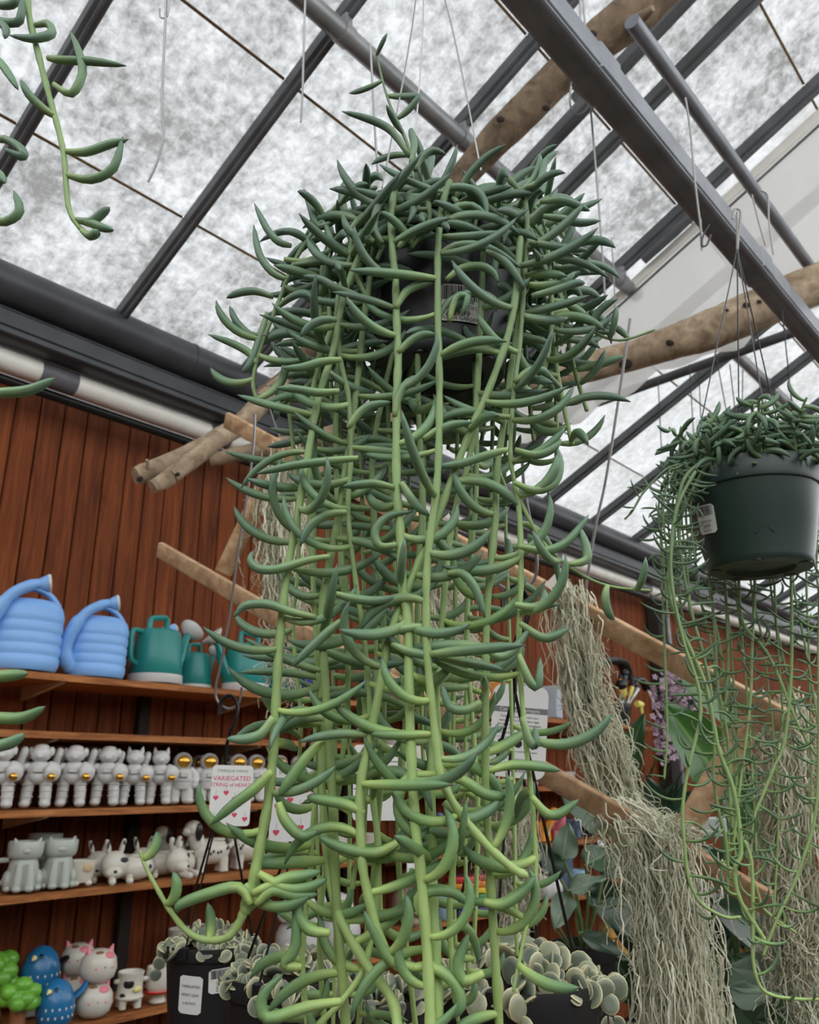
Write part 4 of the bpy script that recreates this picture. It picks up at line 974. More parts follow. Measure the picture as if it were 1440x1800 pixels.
# ------------------------------------------------------------------ variegated heart-leaf plants in black pots
def heartmat(name, c0, c1):
    m, nt, p = _mat(name); N = nt.nodes; L = nt.links
    a = N.new('ShaderNodeAttribute'); a.attribute_name = 't'
    tc = N.new('ShaderNodeTexCoord'); nz = N.new('ShaderNodeTexNoise'); nz.inputs['Scale'].default_value = 160; nz.inputs['Detail'].default_value = 3
    L.new(tc.outputs['Object'], nz.inputs['Vector'])
    ad = N.new('ShaderNodeMath'); ad.operation = 'MULTIPLY_ADD'; ad.inputs[1].default_value = .5; L.new(nz.outputs['Fac'], ad.inputs[0]); L.new(a.outputs['Fac'], ad.inputs[2])
    cr = N.new('ShaderNodeValToRGB'); e = cr.color_ramp.elements; e[0].position = .42; e[0].color = lin(c0)+(1,); e[1].position = 1.0; e[1].color = lin(c1)+(1,)
    x = e.new(.72); x.color = lin(tuple((u*.75+v*.25) for u, v in zip(c0, c1)))+(1,)
    L.new(ad.outputs[0], cr.inputs[0]); L.new(cr.outputs[0], p.inputs['Base Color']); p.inputs['Roughness'].default_value = .4
    return m
HM = [heartmat('variegated_heart', (104, 114, 96), (214, 208, 162)), heartmat('variegated_heart_pale', (138, 142, 116), (224, 214, 168)), heartmat('variegated_heart_grey', (92, 102, 90), (196, 194, 156))]
def heart_mesh(seed, M):
    rs = random.Random(seed); m = MB(); n = 14; rings = ((0.0, 1.0, .0), (.5, 1.0, .12), (.86, .7, .42), (1.0, 0.0, .72))
    ol = []
    for k in range(n):
        a = 2*PI*k/n; r = 1 - .16*abs(math.cos(a/2))**6 + .10*max(0, -math.cos(a))**3   # soft heart: notch at a=0, point opposite
        ol.append((r*math.cos(a)*1.0, r*math.sin(a)*1.05))
    cup = rs.uniform(-.25, .25)
    for sgn in (1, -1):
        vs = [Vector((0, 0, sgn*.20))]; ts = [0.0]; fs = []
        for q, h, t in rings[1:]:
            for x, y in ol: vs.append(Vector((x*q, y*q, sgn*.20*h + cup*q*q*.5))); ts.append(t)
        for k in range(n):
            j = (k+1) % n; f = (0, 1+k, 1+j); fs.append(f if sgn > 0 else f[::-1])
            for rr in range(2):
                o = 1+rr*n; f = (o+k, o+n+k, o+n+j, o+j); fs.append(f if sgn > 0 else f[::-1])
        m.add(vs, fs, ts)
    return m.mesh('heart_leaf', M)
HME = [heart_mesh(i, HM[i % 3]) for i in range(6)]
M_hanger = mat('black_hanger_plastic', (20, 20, 22), .4)
M_vine = mat('purple_brown_vine', (92, 66, 66), .7)
def hearts_plant(name, loc, R, H, RB, M, label, seed, nleaf, size, trails, fork, rim=.16, front=True):
    root = empty(name, loc); rs = random.Random(seed); loc = Vector(loc)
    pot(root, loc, R, H, RB, M, rimh=rim, rimstep=.06, holes=False)
    ce = loc + Vector((0, 0, H*.94))
    def put(p, s, nrm):
        q = Vector(nrm).to_track_quat('Z', 'Y').to_matrix() @ Rz(rs.uniform(0, 6.28))
        o = inst('heart_leaf', HME[rs.randrange(6)], None, M34(p, q) @ Matrix.Scale(s, 4)); under(o, root)
    for k in range(nleaf):
        a = rs.uniform(0, 2*PI); rr = R*math.sqrt(rs.random())*1.04; h = (1-(rr/R)**2)*R*.42*rs.uniform(.5, 1.1)
        p = ce + Vector((rr*math.cos(a), rr*math.sin(a), h))
        put(p, size*rs.uniform(.75, 1.25), (rs.uniform(-1, 1), rs.uniform(-1.1, .5), rs.uniform(-.1, 1.1)))
    for a, ln, n in trails:
        dv = Vector((math.cos(a), math.sin(a), 0)); st = ce + dv*R*.9
        P = smooth_path([st, ce + dv*R*1.07 + Vector((0, 0, .0)), ce + dv*R*1.10 + Vector((0, 0, -ln*.5)), ce + dv*R*1.08 + Vector((rs.uniform(-.01, .01), 0, -ln))], 5)
        m = MB(); m.tube(P, .0011, 5); under(m.build('vine', M_vine), root)
        for j in range(n):
            q = P[min(len(P)-1, int((j+.5)/n*len(P)))]; put(q + Vector((rs.uniform(-1, 1), -.4, 0))*size*.8, size*rs.uniform(.8, 1.15), (rs.uniform(-.8, .8), -1, rs.uniform(-.3, .5)))
    if fork:
        top, hookp = fork
        for a in (.6, 2.55, 4.35):
            q = loc + Vector((R*.99*math.cos(a), R*.99*math.sin(a), H-.006)); m = MB(); m.tube([top, top+(q-top)*.5, q], .0022, 6, flat=.7); under(m.build('hanger_strand', M_hanger), root)
            m = MB(); m.rbox(q, (.012, .012, .02), .002, Rz(a)); under(m.build('hanger_clip', M_hanger), root)
        m = MB(); cc = hookp
        m.tube(smooth_path([top, top+(hookp-top)*.5, hookp + Vector((.012, 0, -.03)), hookp + Vector((.016, 0, -.005)), hookp + Vector((.004, 0, .014)), hookp + Vector((-.012, 0, .006)), hookp + Vector((-.014, 0, -.016))], 4), [.0055]*25, 8, flat=.55); under(m.build('hanger_hook', M_hanger), root)
    return tag(root, label, 'hanging plant')
def hp(px, py, t, H): q = at(px, py, t); return Vector((q.x, q.y, q.z-H))
la = hp(372, 1655, 1.42, .128)
hA = hearts_plant('heart_leaf_plant', la, .078, .128, .062, M_potk, 'variegated heart-leaf plant in a black pot with two white labels, lower left', 61, 150, .0105, [(2.9, .03, 3), (5.6, .09, 12), (3.4, .04, 4)], (at(396, 1380, 1.40), at(402, 1238, 1.40)))
sticker(hA, la, .062, .074, .128, facing(la)-.42, .034, .090, .040, [('VARIEGATED', .22, .0055), ('HEART LEAF', 0, .0055), ('6 IN POT', -.22, .0055)], tilt=-.06, bars=False, name='care_sticker', label='white text sticker')
sticker(hA, la, .062, .074, .128, facing(la)+.28, .064, .100, .042, [('HEARTS', -.06, .0052), ('29.99', -.24, .0085), ('GARDEN', -.40, .0045)], tilt=.07, barh=.36)
lb = hp(512, 1708, 1.12, .155)
hB = hearts_plant('heart_leaf_plant', lb, .088, .155, .072, M_potk, 'variegated heart-leaf plant in a rolled-rim black pot beneath the big plant, left', 62, 170, .0105, [(4.5, .14, 9), (5.0, .12, 8), (5.6, .15, 10), (.2, .12, 6)], (at(532, 1420, 1.12), at(535, 1250, 1.12)))
sticker(hB, lb, .072, .084, .155, facing(lb)-.02, .044, .075, .044, [('HEARTS', -.10, .005), ('29.99', -.3, .007)], barh=.42)
lc = hp(905, 1712, 1.00, .15)
hC = hearts_plant('heart_leaf_plant', lc, .104, .15, .088, M_potk, 'large-leaved variegated heart plant in a ribbed black pot at bottom centre right', 63, 190, .0125, [(-.35, .13, 9), (-.1, .10, 6), (4.6, .11, 8), (-.55, .14, 6), (4.2, .12, 7)], (at(905, 1215, 1.0), at(905, 1052, 1.0)), rim=.24)
ld = hp(668, 1745, 1.25, .15)
hD = hearts_plant('heart_leaf_plant', ld, .075, .15, .06, M_potk, 'heart-leaf plant mostly hidden behind the lowest stems between two black pots', 64, 90, .0115, [(4.6, .14, 8), (5.1, .12, 8), (4.0, .1, 6)], None)

# ------------------------------------------------------------------ hanging cards
def card(name, cx, cy, t, w, h, roll, yaw, label, r=.006, th=.0006):
    c = at(cx, cy, t); e = empty(name, c)
    v = (CAM-c).normalized(); z = (Rz(yaw) @ v); z = Vector((z.x, z.y, z.z*.6)).normalized(); x = Vector((0, 0, 1)).cross(z).normalized(); y = z.cross(x)
    R = Matrix((x, y, z)).transposed() @ Rz(roll); M = M34(c, R)
    m = MB(); m.plate(rrect(w, h, r, 4), th, M); cd_ = under(m.build('card', M_paper, smooth=False), e)
    tag(e, label, 'tag'); return cd_, M
def heart2d(s, n=14): return [(s*.0625*(16*math.sin(a)**3)*.5, s*.0625*(13*math.cos(a)-5*math.cos(2*a)-2*math.cos(3*a)-math.cos(4*a))*.5) for a in (2*PI*k/n for k in range(n))]
def hearts_card(cx, cy, t, label, yaw):
    e, M = card('plant_card', cx, cy, t, .066, .094, -.02, yaw, label)
    def T(b, s, y, mtl): text_obj(b, s, M @ Matrix.Translation((0, y, .0006)), mtl, e)
    T('STRINGS & THINGS', .0058, .038, M_inkgr); T('VARIEGATED', .0105, .026, M_inkr); T('STRING of HEARTS', .0082, .016, M_inkr)
    m = MB(); g = MB()
    for k, (x, y0) in enumerate(((-.024, -.004), (-.024, -.036), (-.008, .004), (.006, -.006), (.008, -.03), (.024, .002), (.025, -.036))):
        m.add([M @ Vector((x+a, y0+b, .0006)) for a, b in heart2d(.009)][::-1], [tuple(range(14))])
        g.add([M @ Vector(q) for q in ((x-.0002, y0+.003, .0005), (x+.0003, y0+.003, .0005), (x+.0003, y0+.011, .0005), (x-.0002, y0+.011, .0005))], [(0, 1, 2, 3)])
    under(m.build('printed_hearts', M_inkr, smooth=False), e); under(g.build('printed_vines', M_inkg, smooth=False), e)
    return e
hearts_card(406, 1398, 1.36, 'white card printed variegated string of hearts hanging before the astronauts', -.05)
hearts_card(520, 1412, 1.10, 'second printed hearts card, half hidden by stems right of the first', .2)
e, M = card('care_card', 912, 1285, 1.22, .082, .132, -.10, -.1, 'large white printed care card with a dark title band hanging right of centre', .014)
m = MB(); m.add([M @ Vector(q) for q in ((-.041, .026, .0006), (.041, .026, .0006), (.041, .034, .0006), (-.041, .034, .0006))], [(0, 1, 2, 3)]); under(m.build('title_band', M_inkg, smooth=False), e)
text_obj('Ceropegia Variegata', .0072, M @ Matrix.Translation((0, .030, .0009)), M_paper, e)
for i, b in enumerate(('Trailing succulent vine with heart', 'leaves. Keep in bright indirect light', 'and let the soil dry out between each', 'watering. Protect from cold and from', 'strong direct sunlight in summer.')):
    text_obj(b, .0042, M @ Matrix.Translation((0, .020-.0058*i, .0007)), M_ink, e)
m = MB()
for y in (-.010, -.040): m.add([M @ Vector(q) for q in ((-.04, y, .0006), (.04, y, .0006), (.04, y+.0004, .0006), (-.04, y+.0004, .0006))], [(0, 1, 2, 3)])
for x in (-.024, 0, .024): m.add([M @ Vector((x+.006*math.cos(a), -.018+.006*math.sin(a), .0006)) for a in (k*PI/8 for k in range(16))], [tuple(range(16))])
x = -.022
while x < .02: m.add([M @ Vector(q) for q in ((x, -.058, .0006), (x+.0009, -.058, .0006), (x+.0009, -.047, .0006), (x, -.047, .0006))], [(0, 1, 2, 3)]); x += random.choice((.0016, .0024))
under(m.build('printed_marks', M_ink, smooth=False), e)
for i, b in enumerate(('bright light', 'water weekly', 'indoor')):
    text_obj(b, .0036, M @ Matrix.Translation((-.0+(i-1)*.024, -.029, .0007)), M_ink, e)
e, M = card('care_card', 662, 1375, 1.5, .085, .13, .0, .1, 'pale care card with a thin black line showing between the middle stems', .008)
m = MB()
for y in (.035, .0, -.012): m.add([M @ Vector(q) for q in ((-.042, y, .0006), (.042, y, .0006), (.042, y+.0012, .0006), (-.042, y+.0012, .0006))], [(0, 1, 2, 3)])
under(m.build('printed_marks', M_ink, smooth=False), e)
# ------------------------------------------------------------------ goods on the shelves (local frames: x along the shelf, -y towards the room)
M_white = mat('white_glazed_ceramic', (204, 203, 200), .3, var=.04, scale=12)
M_warm = mat('ivory_glazed_ceramic', (208, 203, 190), .3, var=.05, scale=12)
M_gold = mat('gold_plating', (212, 164, 70), .2, metal=.9, var=.05)
M_blk = mat('black_glaze', (24, 24, 26), .3)
M_inner = mat('dark_planter_inside', (70, 66, 60), .8)
M_grey = mat('pale_grey_glaze', (176, 182, 174), .35, var=.06)
M_blue = mat('sky_blue_plastic', (132, 182, 240), .42, var=.04, scale=6)
M_teal = mat('teal_plastic', (34, 132, 126), .36, var=.08, scale=8)
M_navy = mat('navy_plastic', (28, 52, 128), .38)
M_birdb = mat('glossy_blue_glaze', (36, 112, 164), .22, var=.12, scale=20)
M_lime = mat('lime_green_glaze', (110, 176, 60), .3, var=.14, scale=10)
M_brown = mat('brown_glaze', (140, 92, 62), .4)
M_pink = mat('pink_glaze', (222, 130, 142), .35)
M_tan = mat('tan_glaze', (196, 172, 132), .4)
M_yel = mat('pale_yellow_glaze', (226, 212, 140), .35)
M_red = mat('red_glaze', (206, 60, 52), .3)
M_orange = mat('orange_glaze', (232, 150, 44), .35)
M_green = mat('green_glaze', (66, 128, 76), .35)
M_steelb = mat('dusty_blue_glaze', (96, 118, 142), .35)
M_lblue = mat('pale_blue_glaze', (150, 186, 208), .35)
M_taupe = mat('taupe_glaze', (150, 126, 110), .4)
M_cream = mat('cream_glaze', (214, 196, 168), .4)
M_clay = mat('terracotta', (190, 122, 84), .6)
M_amber = mat('amber_orange_ceramic', (224, 152, 72), .4)
M_box = mat('pale_grey_box', (168, 178, 190), .5)
M_bamb = mat('bamboo_yellow', (206, 168, 98), .5, var=.15, scale=12)
def thing(name, px, z, label, cat, w=2.84, rz=0.0, group=None, scale=1.0):
    """an Empty standing on a shelf of height z, under pixel column px"""
    e = empty(name, WL(u_at(px, w, z), w, z), ROTW + rz); e.scale = (scale,)*3
    return tag(e, label, cat, group)
def part(e, name, m, M, smooth=True, label=None):
    o = m.build(name, M, smooth=smooth); o.parent = e
    if label: o['label'] = label
    return o
def spot(e, name, c, r, nrm, M, flat=.25):  # e may be a part: the spot is then its sub-part
    m = MB(); q = Vector(nrm).to_track_quat('Z', 'Y').to_matrix(); m.ell(c, (r[0], r[1], max(r)*flat), q, 10, 6); return part(e, name, m, M)
def arc(c, r, a0, a1, n, ax='xz', ry=None):
    ry = ry or r; out = []
    for i in range(n+1):
        a = a0 + (a1-a0)*i/n
        if ax == 'xz': out.append((c[0]+r*math.cos(a), c[1], c[2]+ry*math.sin(a)))
        else: out.append((c[0], c[1]+r*math.cos(a), c[2]+ry*math.sin(a)))
    return out

# watering cans -------------------------------------------------------
def blue_can(px, label, rz, w, s=1.0, flip=1):
    e = thing('watering_can', px, B1[0], label, 'watering can', w=w, rz=rz, group='sky blue watering cans', scale=s)
    m = MB(); prof = [(.001, .0), (.092, .0), (.098, .006)]
    for k in range(5):
        z = .012 + k*.034; prof += [(.100, z), (.103, z+.006), (.103, z+.026), (.100, z+.031)]
    prof += [(.100, .186), (.094, .200), (.080, .212), (.060, .218), (.050, .219), (.046, .214)]
    m.lathe(prof, 28, (0, 0, 0), 1.0, .80); part(e, 'body', m, M_blue)
    m = MB(); m.tube(smooth_path([(-.085*flip, -.015, .030), (-.118*flip, -.03, .075), (-.108*flip, -.05, .150), (-.070*flip, -.068, .218), (-.018*flip, -.080, .252), (.012*flip, -.084, .258)], 4), [.030]*5+[.024]*6+[.018]*6+[.016]*4, 12); sp_ = part(e, 'spout', m, M_blue)
    m = MB(); m.tube([(.004*flip, -.084, .2575), (.026*flip, -.087, .2605)], [.018, .028], 14); part(sp_, 'rose_cone', m, M_blue)
    m = MB(); m.tube([(.026*flip, -.087, .2605), (.034*flip, -.088, .262)], [.029, .029], 14); part(sp_, 'rose_cap', m, M_white)
    m = MB(); m.tube(smooth_path([(-.075*flip, .02, .200), (-.050*flip, .02, .246), (.0, .02, .262), (.055*flip, .02, .244), (.092*flip, .02, .196), (.098*flip, .02, .150)], 4), .013, 10, flat=.8); part(e, 'handle', m, M_blue)
    return e
blue_can(38, 'sky blue watering can cut by the left edge of the picture', -.25, 2.84, 1.10)
blue_can(166, 'sky blue watering can standing between another blue can and a teal can', -.25, 2.84, 1.0)
blue_can(262, 'sky blue watering can half hidden behind the first teal can', .25, 3.0, .88)
def teal_can(px, label, rz, w, s=1.0, M=None, group='teal watering cans', white=True):
    M = M or M_teal
    e = thing('watering_can', px, B1[0], label, 'watering can', w=w, rz=rz, group=group, scale=s)
    m = MB(); m.lathe([(.001, .0), (.088, .0), (.091, .004), (.090, .030)], 24); part(e, 'base_band', m, M_white if white else M)
    m = MB(); m.lathe([(.088, .030), (.090, .033), (.083, .100), (.077, .165), (.073, .178), (.060, .184), (.030, .185), (.001, .185)], 12); part(e, 'body', m, M)
    # square top handle
    m = MB(); m.tube([(-.045, 0, .182), (-.043, 0, .214), (-.038, 0, .222), (.020, 0, .232), (.028, 0, .228), (.030, 0, .182)], .010, 8); part(e, 'top_handle', m, M)
    m = MB(); m.tube(smooth_path([(-.068, 0, .170), (-.105, 0, .172), (-.116, 0, .150), (-.112, 0, .085), (-.098, 0, .066), (-.078, 0, .060)], 3), .009, 8); part(e, 'side_handle', m, M)
    m = MB(); m.tube(smooth_path([(.060, 0, .040), (.090, 0, .090), (.112, 0, .150), (.130, 0, .190)], 3), [.040, .036, .032, .028, .025, .022, .019, .017, .015, .014], 10, flat=.7); sp_ = part(e, 'spout', m, M)
    m = MB(); m.lathe([(.001, .0), (.016, .0), (.044, .024), (.046, .031), (.001, .036)], 18, (.128, 0, .186), R=Ry(.75)); part(sp_, 'rose', m, M_white)
    return e
teal_can(272, 'teal watering can with white base and side handle, right after the blue cans', .15, 2.86, 1.12)
teal_can(338, 'teal watering can behind, squeezed between two front teal cans', .2, 2.985, .85)
teal_can(430, 'teal watering can whose spout and white rose point left', PI-.25, 2.85, 1.08)
teal_can(487, 'teal watering can at the end behind the leftmost trailing stem', .3, 2.98, .85)
teal_can(545, 'navy blue watering can behind the left stems of the big plant', .3, 2.86, 1.0, M_navy, 'navy watering cans', False)
teal_can(668, 'navy blue watering can seen through the middle stems', 2.9, 2.86, 1.0, M_navy, 'navy watering cans', False)
def jar(name, px, z, R, H, M, label, cat='pot', w=2.84, belly=1.0, rz=0, lip=True, shelfbase=0):
    e = thing(name, px, z, label, cat, w=w, rz=rz)
    m = MB(); m.lathe([(.001, 0), (R*.80, 0), (R*.84, .004), (R*belly, H*.45), (R, H*.86), (R*1.04, H*.88), (R*1.04, H), (R*.94, H), (R*.90, H*.8), (.001, H*.78)], 24); part(e, 'body', m, M)
    if lip: m = MB(); m.lathe([(.001, H*.86), (R*.9, H*.86)], 20); part(e, 'soil', m, M_soil)
    return e
jar('orange_pot', 735, B2[0], .085, .16, M_amber, 'amber orange pot on the top shelf behind the middle stems')
jar('orange_pot', 875, B2[0], .085, .19, M_amber, 'amber orange pot on the top shelf left of the care card')
jar('white_planter', 712, B2[1], .12, .22, M_warm, 'wide off-white planter pot behind the middle stems')
e = thing('storage_box', 912, B2[0], 'pale grey box just behind the care card on the top shelf', 'box'); part(e, 'carton', MB().rbox((0, 0, .09), (.10, .08, .18), .006), M_box); part(e, 'lid', MB().rbox((0, 0, .183), (.104, .084, .012), .004), M_box)
e = thing('storage_box', 972, B2[0], 'pale grey open box standing left of the moss bundle', 'box', rz=.2); part(e, 'carton', MB().rbox((0, 0, .10), (.09, .10, .20), .008), M_box); part(e, 'flap', MB().rbox((.06, -.04, .05), (.05, .006, .10), .003, Rz(.4)), M_box)
e = thing('clay_block', 745, B2[1]-.0, 'small brown box under the white planter', 'box', w=2.80); part(e, 'carton', MB().rbox((.11, -.01, .05), (.09, .06, .10), .005), M_clay); part(e, 'lid', MB().rbox((.11, -.01, .104), (.094, .064, .01), .003), M_clay)

# astronaut figures ----------------------------------------------------
def space_animal(kind):
    e = empty('space_animal_figurine', (0, 0, 0))
    m = MB()
    for sx in (-1, 1):
        m.tube(smooth_path([(sx*.022, 0, .104), (sx*.027, 0, .075), (sx*.030, -.003, .045), (sx*.031, -.004, .018)], 3), [.021, .021, .0205, .020, .0195, .0195, .019, .0185, .0185, .018], 10)
        m.ell((sx*.032, -.010, .013), (.019, .028, .014), None, 12, 8)
        for z in (.035, .055, .075): m.lathe([(.0195, -.003), (.0218, 0), (.0195, .003)], 12, (sx*.029, -.002, z))
    part(e, 'legs', m, M_white)
    m = MB(); m.ell((0, 0, .120), (.039, .031, .036), None, 16, 10); m.ell((0, 0, .100), (.040, .033, .026), None, 16, 8); m.rbox((0, -.031, .124), (.032, .014, .022), .004)
    m.ell((0, .034, .122), (.034, .020, .036)); part(e, 'torso', m, M_white)
    m = MB(); m.tube(smooth_path([(-.036, 0, .136), (-.056, -.006, .130), (-.060, -.014, .152), (-.052, -.020, .178)], 3), [.014]*10, 9, round_end=True); m.ell((-.051, -.021, .186), (.013, .010, .014)); part(e, 'raised_arm', m, M_white)
    m = MB(); m.tube(smooth_path([(.036, 0, .138), (.056, -.006, .122), (.052, -.022, .100)], 3), [.015]*7, 9, round_end=True); part(e, 'lowered_arm', m, M_white)
    h = MB(); h.ell((.047, -.028, .116), (.029, .018, .032), Rz(.5), 16, 10); hm = part(e, 'helmet', h, M_white)
    spot(hm, 'gold_visor', (.046, -.048, .100), (.015, .013), (-.1, -1, -.15), M_gold, .55)
    hd = MB(); hd.ell((0, -.004, .176), (.035, .031, .029), None, 16, 10); hd.ell((0, -.032, .168), (.013, .010, .010))
    if kind == 'cat':
        for sx in (-1, 1): hd.tube([(sx*.022, -.002, .194), (sx*.027, -.002, .218)], [.012, .0015], 8)
    else:
        for sx in (-1, 1): hd.ell((sx*.033, .002, .184), (.011, .009, .016))
        hd.ell((0, .0, .198), (.026, .024, .012))
    part(e, 'head', hd, M_white)
    return e
def astronaut_fig():
    e = empty('astronaut_figurine', (0, 0, 0))
    m = MB()
    for sx in (-1, 1):
        m.tube([(sx*.022, 0, .075), (sx*.025, -.002, .045), (sx*.027, -.004, .016)], [.025, .026, .024], 10); m.ell((sx*.028, -.012, .013), (.024, .032, .014), None, 12, 8)
    part(e, 'legs', m, M_white)
    m = MB(); m.lathe([(.001, .052), (.042, .055), (.047, .075), (.044, .100), (.040, .120), (.030, .132), (.001, .134)], 18, sy=.82); m.lathe([(.044, .082), (.0495, .085), (.0495, .092), (.044, .095)], 18, sy=.84); m.rbox((0, -.040, .108), (.034, .014, .022), .004); part(e, 'torso', m, M_white)
    for sx in (-1, 1):
        m = MB(); m.tube(smooth_path([(sx*.036, 0, .124), (sx*.054, -.004, .106), (sx*.052, -.014, .080)], 3), [.0155]*7, 9, round_end=True); m.ell((sx*.051, -.016, .070), (.014, .014, .014)); part(e, 'arm', m, M_white)
    m = MB(); m.rbox((0, .042, .105), (.062, .030, .072), .008); part(e, 'backpack', m, M_white)
    m = MB(); m.ell((0, 0, .158), (.036, .034, .034), None, 18, 12); m.lathe([(.027, 0), (.032, .004), (.029, .009)], 20, (0, -.020, .158), R=Rx(PI/2)); hm = part(e, 'helmet', m, M_white)
    spot(hm, 'gold_visor', (0, -.022, .158), (.027, .025), (0, -1, .05), M_gold, .55)
    return e
NUMW = ['first', 'second', 'third', 'fourth', 'fifth', 'sixth', 'seventh', 'eighth']
proto = {'bear': space_animal('bear'), 'cat': space_animal('cat'), 'astro': astronaut_fig()}
used = set()
def put_fig(kind, px, w, z, rz, s, label, cat, group):
    o = proto[kind] if kind not in used else copy_tree(proto[kind]); used.add(kind)
    o.location = WL(u_at(px, w, z), w, z); o.rotation_euler = (0, 0, ROTW+rz); o.scale = (s,)*3
    return tag(o, label, cat, group)
rows = [('bear', -8, 'cut off by the left edge'), ('bear', 60, 'first complete one from the left'), ('bear', 122, 'second complete one from the left'), ('bear', 182, 'third complete one, next to the cat-eared figures'), ('cat', 230, None), ('cat', 276, None)]
for k, (kd, px, d) in enumerate(rows):
    lab = ('white round-eared space figurine with gold-visored helmet, ' + d) if kd == 'bear' else ('white cat-eared astronaut figurine, the one %s the round astronauts' % ('farther from' if px == 230 else 'next to'))
    put_fig(kd, px, 2.80, B1[2], -.55, .95 if kd == 'bear' else .92, lab, 'figurine', 'white animal astronauts in the front row')
for k, px in enumerate((315, 362, 414, 446, 487, 522)):
    put_fig('astro', px, 2.81, B1[2], -.35, .96, 'white astronaut figurine with gold visor, %s from the left' % NUMW[k], 'figurine', 'gold-visored astronauts')
for k, px in enumerate((28, 92, 152)):
    put_fig('bear', px, 3.02, B1[2], -.6, .98, 'white animal astronaut figurine in the shaded back row, %s from the left' % NUMW[k], 'figurine', 'white animal astronauts in the back row')
for k, px in enumerate((345, 395, 470)):
    put_fig('astro', px, 2.97, B1[2], -.35, .96, 'white round astronaut figurine in the back row, %s from the left' % NUMW[k], 'figurine', 'astronauts in the back row')

# cat mugs and dog planters -------------------------------------------
def cat_mug(px, label):
    e = thing('cat_mug', px, B1[3], label, 'mug', w=2.82, rz=-.35, group='pale grey cat mugs', scale=1.08)
    m = MB(); m.lathe([(.001, .004), (.042, .004), (.047, .02), (.045, .05), (.039, .078), (.036, .088)], 22); part(e, 'body', m, M_grey)
    m = MB(); m.lathe([(.036, .086), (.046, .092), (.050, .104), (.051, .132), (.048, .136), (.046, .132), (.044, .104), (.001, .100)], 22); part(e, 'head_cup', m, M_grey)
    for sx in (-1, 1):
        m = MB(); m.tube([(sx*.014, -.040, .075), (sx*.016, -.046, .04), (sx*.017, -.048, .012)], [.012, .013, .013], 9); m.ell((sx*.017, -.053, .009), (.013, .016, .009)); part(e, 'front_leg', m, M_grey)
        m = MB(); m.ell((sx*.040, -.026, .010), (.012, .022, .010)); m.ell((sx*.040, -.006, .03), (.016, .03, .028)); part(e, 'haunch', m, M_grey)
        m = MB(); m.tube([(sx*.030, -.030, .130), (sx*.036, -.034, .146)], [.010, .002], 8); part(e, 'ear', m, M_grey)
    spot(e, 'muzzle', (0, -.048, .110), (.012, .008), (0, -1, 0), M_grey, .5)
    m = MB(); m.tube(smooth_path([(-.040, .01, .085), (-.075, .015, .080), (-.084, .015, .052), (-.066, .012, .026), (-.042, .01, .022)], 4), .0075, 8); part(e, 'handle', m, M_grey)
    return e
cat_mug(36, 'pale grey cat-shaped mug with curved handle, nearest the left edge'); cat_mug(98, 'pale grey cat-shaped mug standing beside the little heart-patched cup')
e = thing('cat_mug', 70, B1[3], 'pale cat mug mostly hidden behind the two front cat mugs', 'mug', w=2.98, rz=-.35, group='pale grey cat mugs'); part(e, 'body', MB().lathe([(.001, .0), (.04, .0), (.05, .02), (.045, .09), (.055, .11), (.057, .155), (.053, .158), (.05, .12), (.001, .12)], 20), M_grey); part(e, 'handle', MB().tube(smooth_path([(-.045, 0, .09), (-.08, 0, .08), (-.08, 0, .04), (-.045, 0, .02)], 3), .007, 8), M_grey)
e = thing('heart_cup', 142, B1[3], 'small white cup with a tan heart patch next to the cat mugs', 'cup', w=2.80, rz=-.35)
part(e, 'body', MB().lathe([(.001, .012), (.030, .012), (.036, .03), (.041, .078), (.039, .080), (.036, .05), (.001, .04)], 22), M_warm)
for sx in (-1, 1): part(e, 'foot', MB().ell((sx*.020, -.018, .010), (.012, .016, .010)), M_warm)
spot(e, 'tan_patch', (.012, -.037, .060), (.018, .016), (.3, -1, .1), M_tan, .2)
def lying_dog(px, label, w, rz, s, grp='lying spotted planters'):
    e = thing('lying_dog_planter', px, B1[3], label, 'planter', w=w, rz=rz, group=grp, scale=s)
    m = MB(); m.ell((.045, .0, .042), (.070, .046, .042), None, 18, 10); m.lathe([(.030, .074), (.036, .080), (.034, .084), (.028, .080)], 20, (.060, 0, 0)); part(e, 'body', m, M_warm)
    part(e, 'planting_hole', MB().lathe([(.001, .079), (.030, .0805)], 18, (.060, 0, 0)), M_inner)
    m = MB(); m.ell((-.035, -.022, .056), (.046, .042, .046), None, 16, 10); m.ell((-.048, -.052, .036), (.030, .026, .020)); hd = part(e, 'head', m, M_warm)
    for sx in (-1, 1):
        b = MB(); c = Vector((-.035+sx*.020, -.012, .094)); b.tube(smooth_path([c, c+Vector((sx*.006, 0, .022)), c+Vector((sx*.012, .004, .044))], 3), [.011, .012, .013, .013, .012, .010, .006], 9, flat=.7); er = part(hd, 'ear', b, M_warm)
        spot(hd, 'inner_ear', c+Vector((sx*.008, -.008, .026)), (.006, .014), (0, -1, .1), M_blk, .3)
        b = MB(); b.tube(smooth_path([(-.02+sx*.03, -.05, .016), (-.03+sx*.03, -.075, .012), (-.035+sx*.03, -.092, .010)], 3), .012, 8, round_end=True); part(e, 'paw', b, M_warm)
    spot(hd, 'eye_patch', (-.016, -.056, .074), (.017, .009), (.3, -1, .35), M_blk); spot(hd, 'nose', (-.052, -.077, .040), (.007, .005), (-.1, -1, .2), M_blk, .5); spot(e, 'back_spot', (.088, -.034, .046), (.010, .008), (.6, -.9, .2), M_blk)
    return e
lying_dog(182, 'white lying dog planter with black patches, behind the front lying one', 2.90, -.2, .95)
lying_dog(212, 'white lying dog planter with a bold black eye patch, front left of its kind', 2.81, -.15, 1.0)
lying_dog(262, 'white lying dog planter seen between two others of its kind', 2.89, -.3, .98)
lying_dog(308, 'white lying dog planter with open back nearest the spotted standing dogs', 2.82, .5, .98)
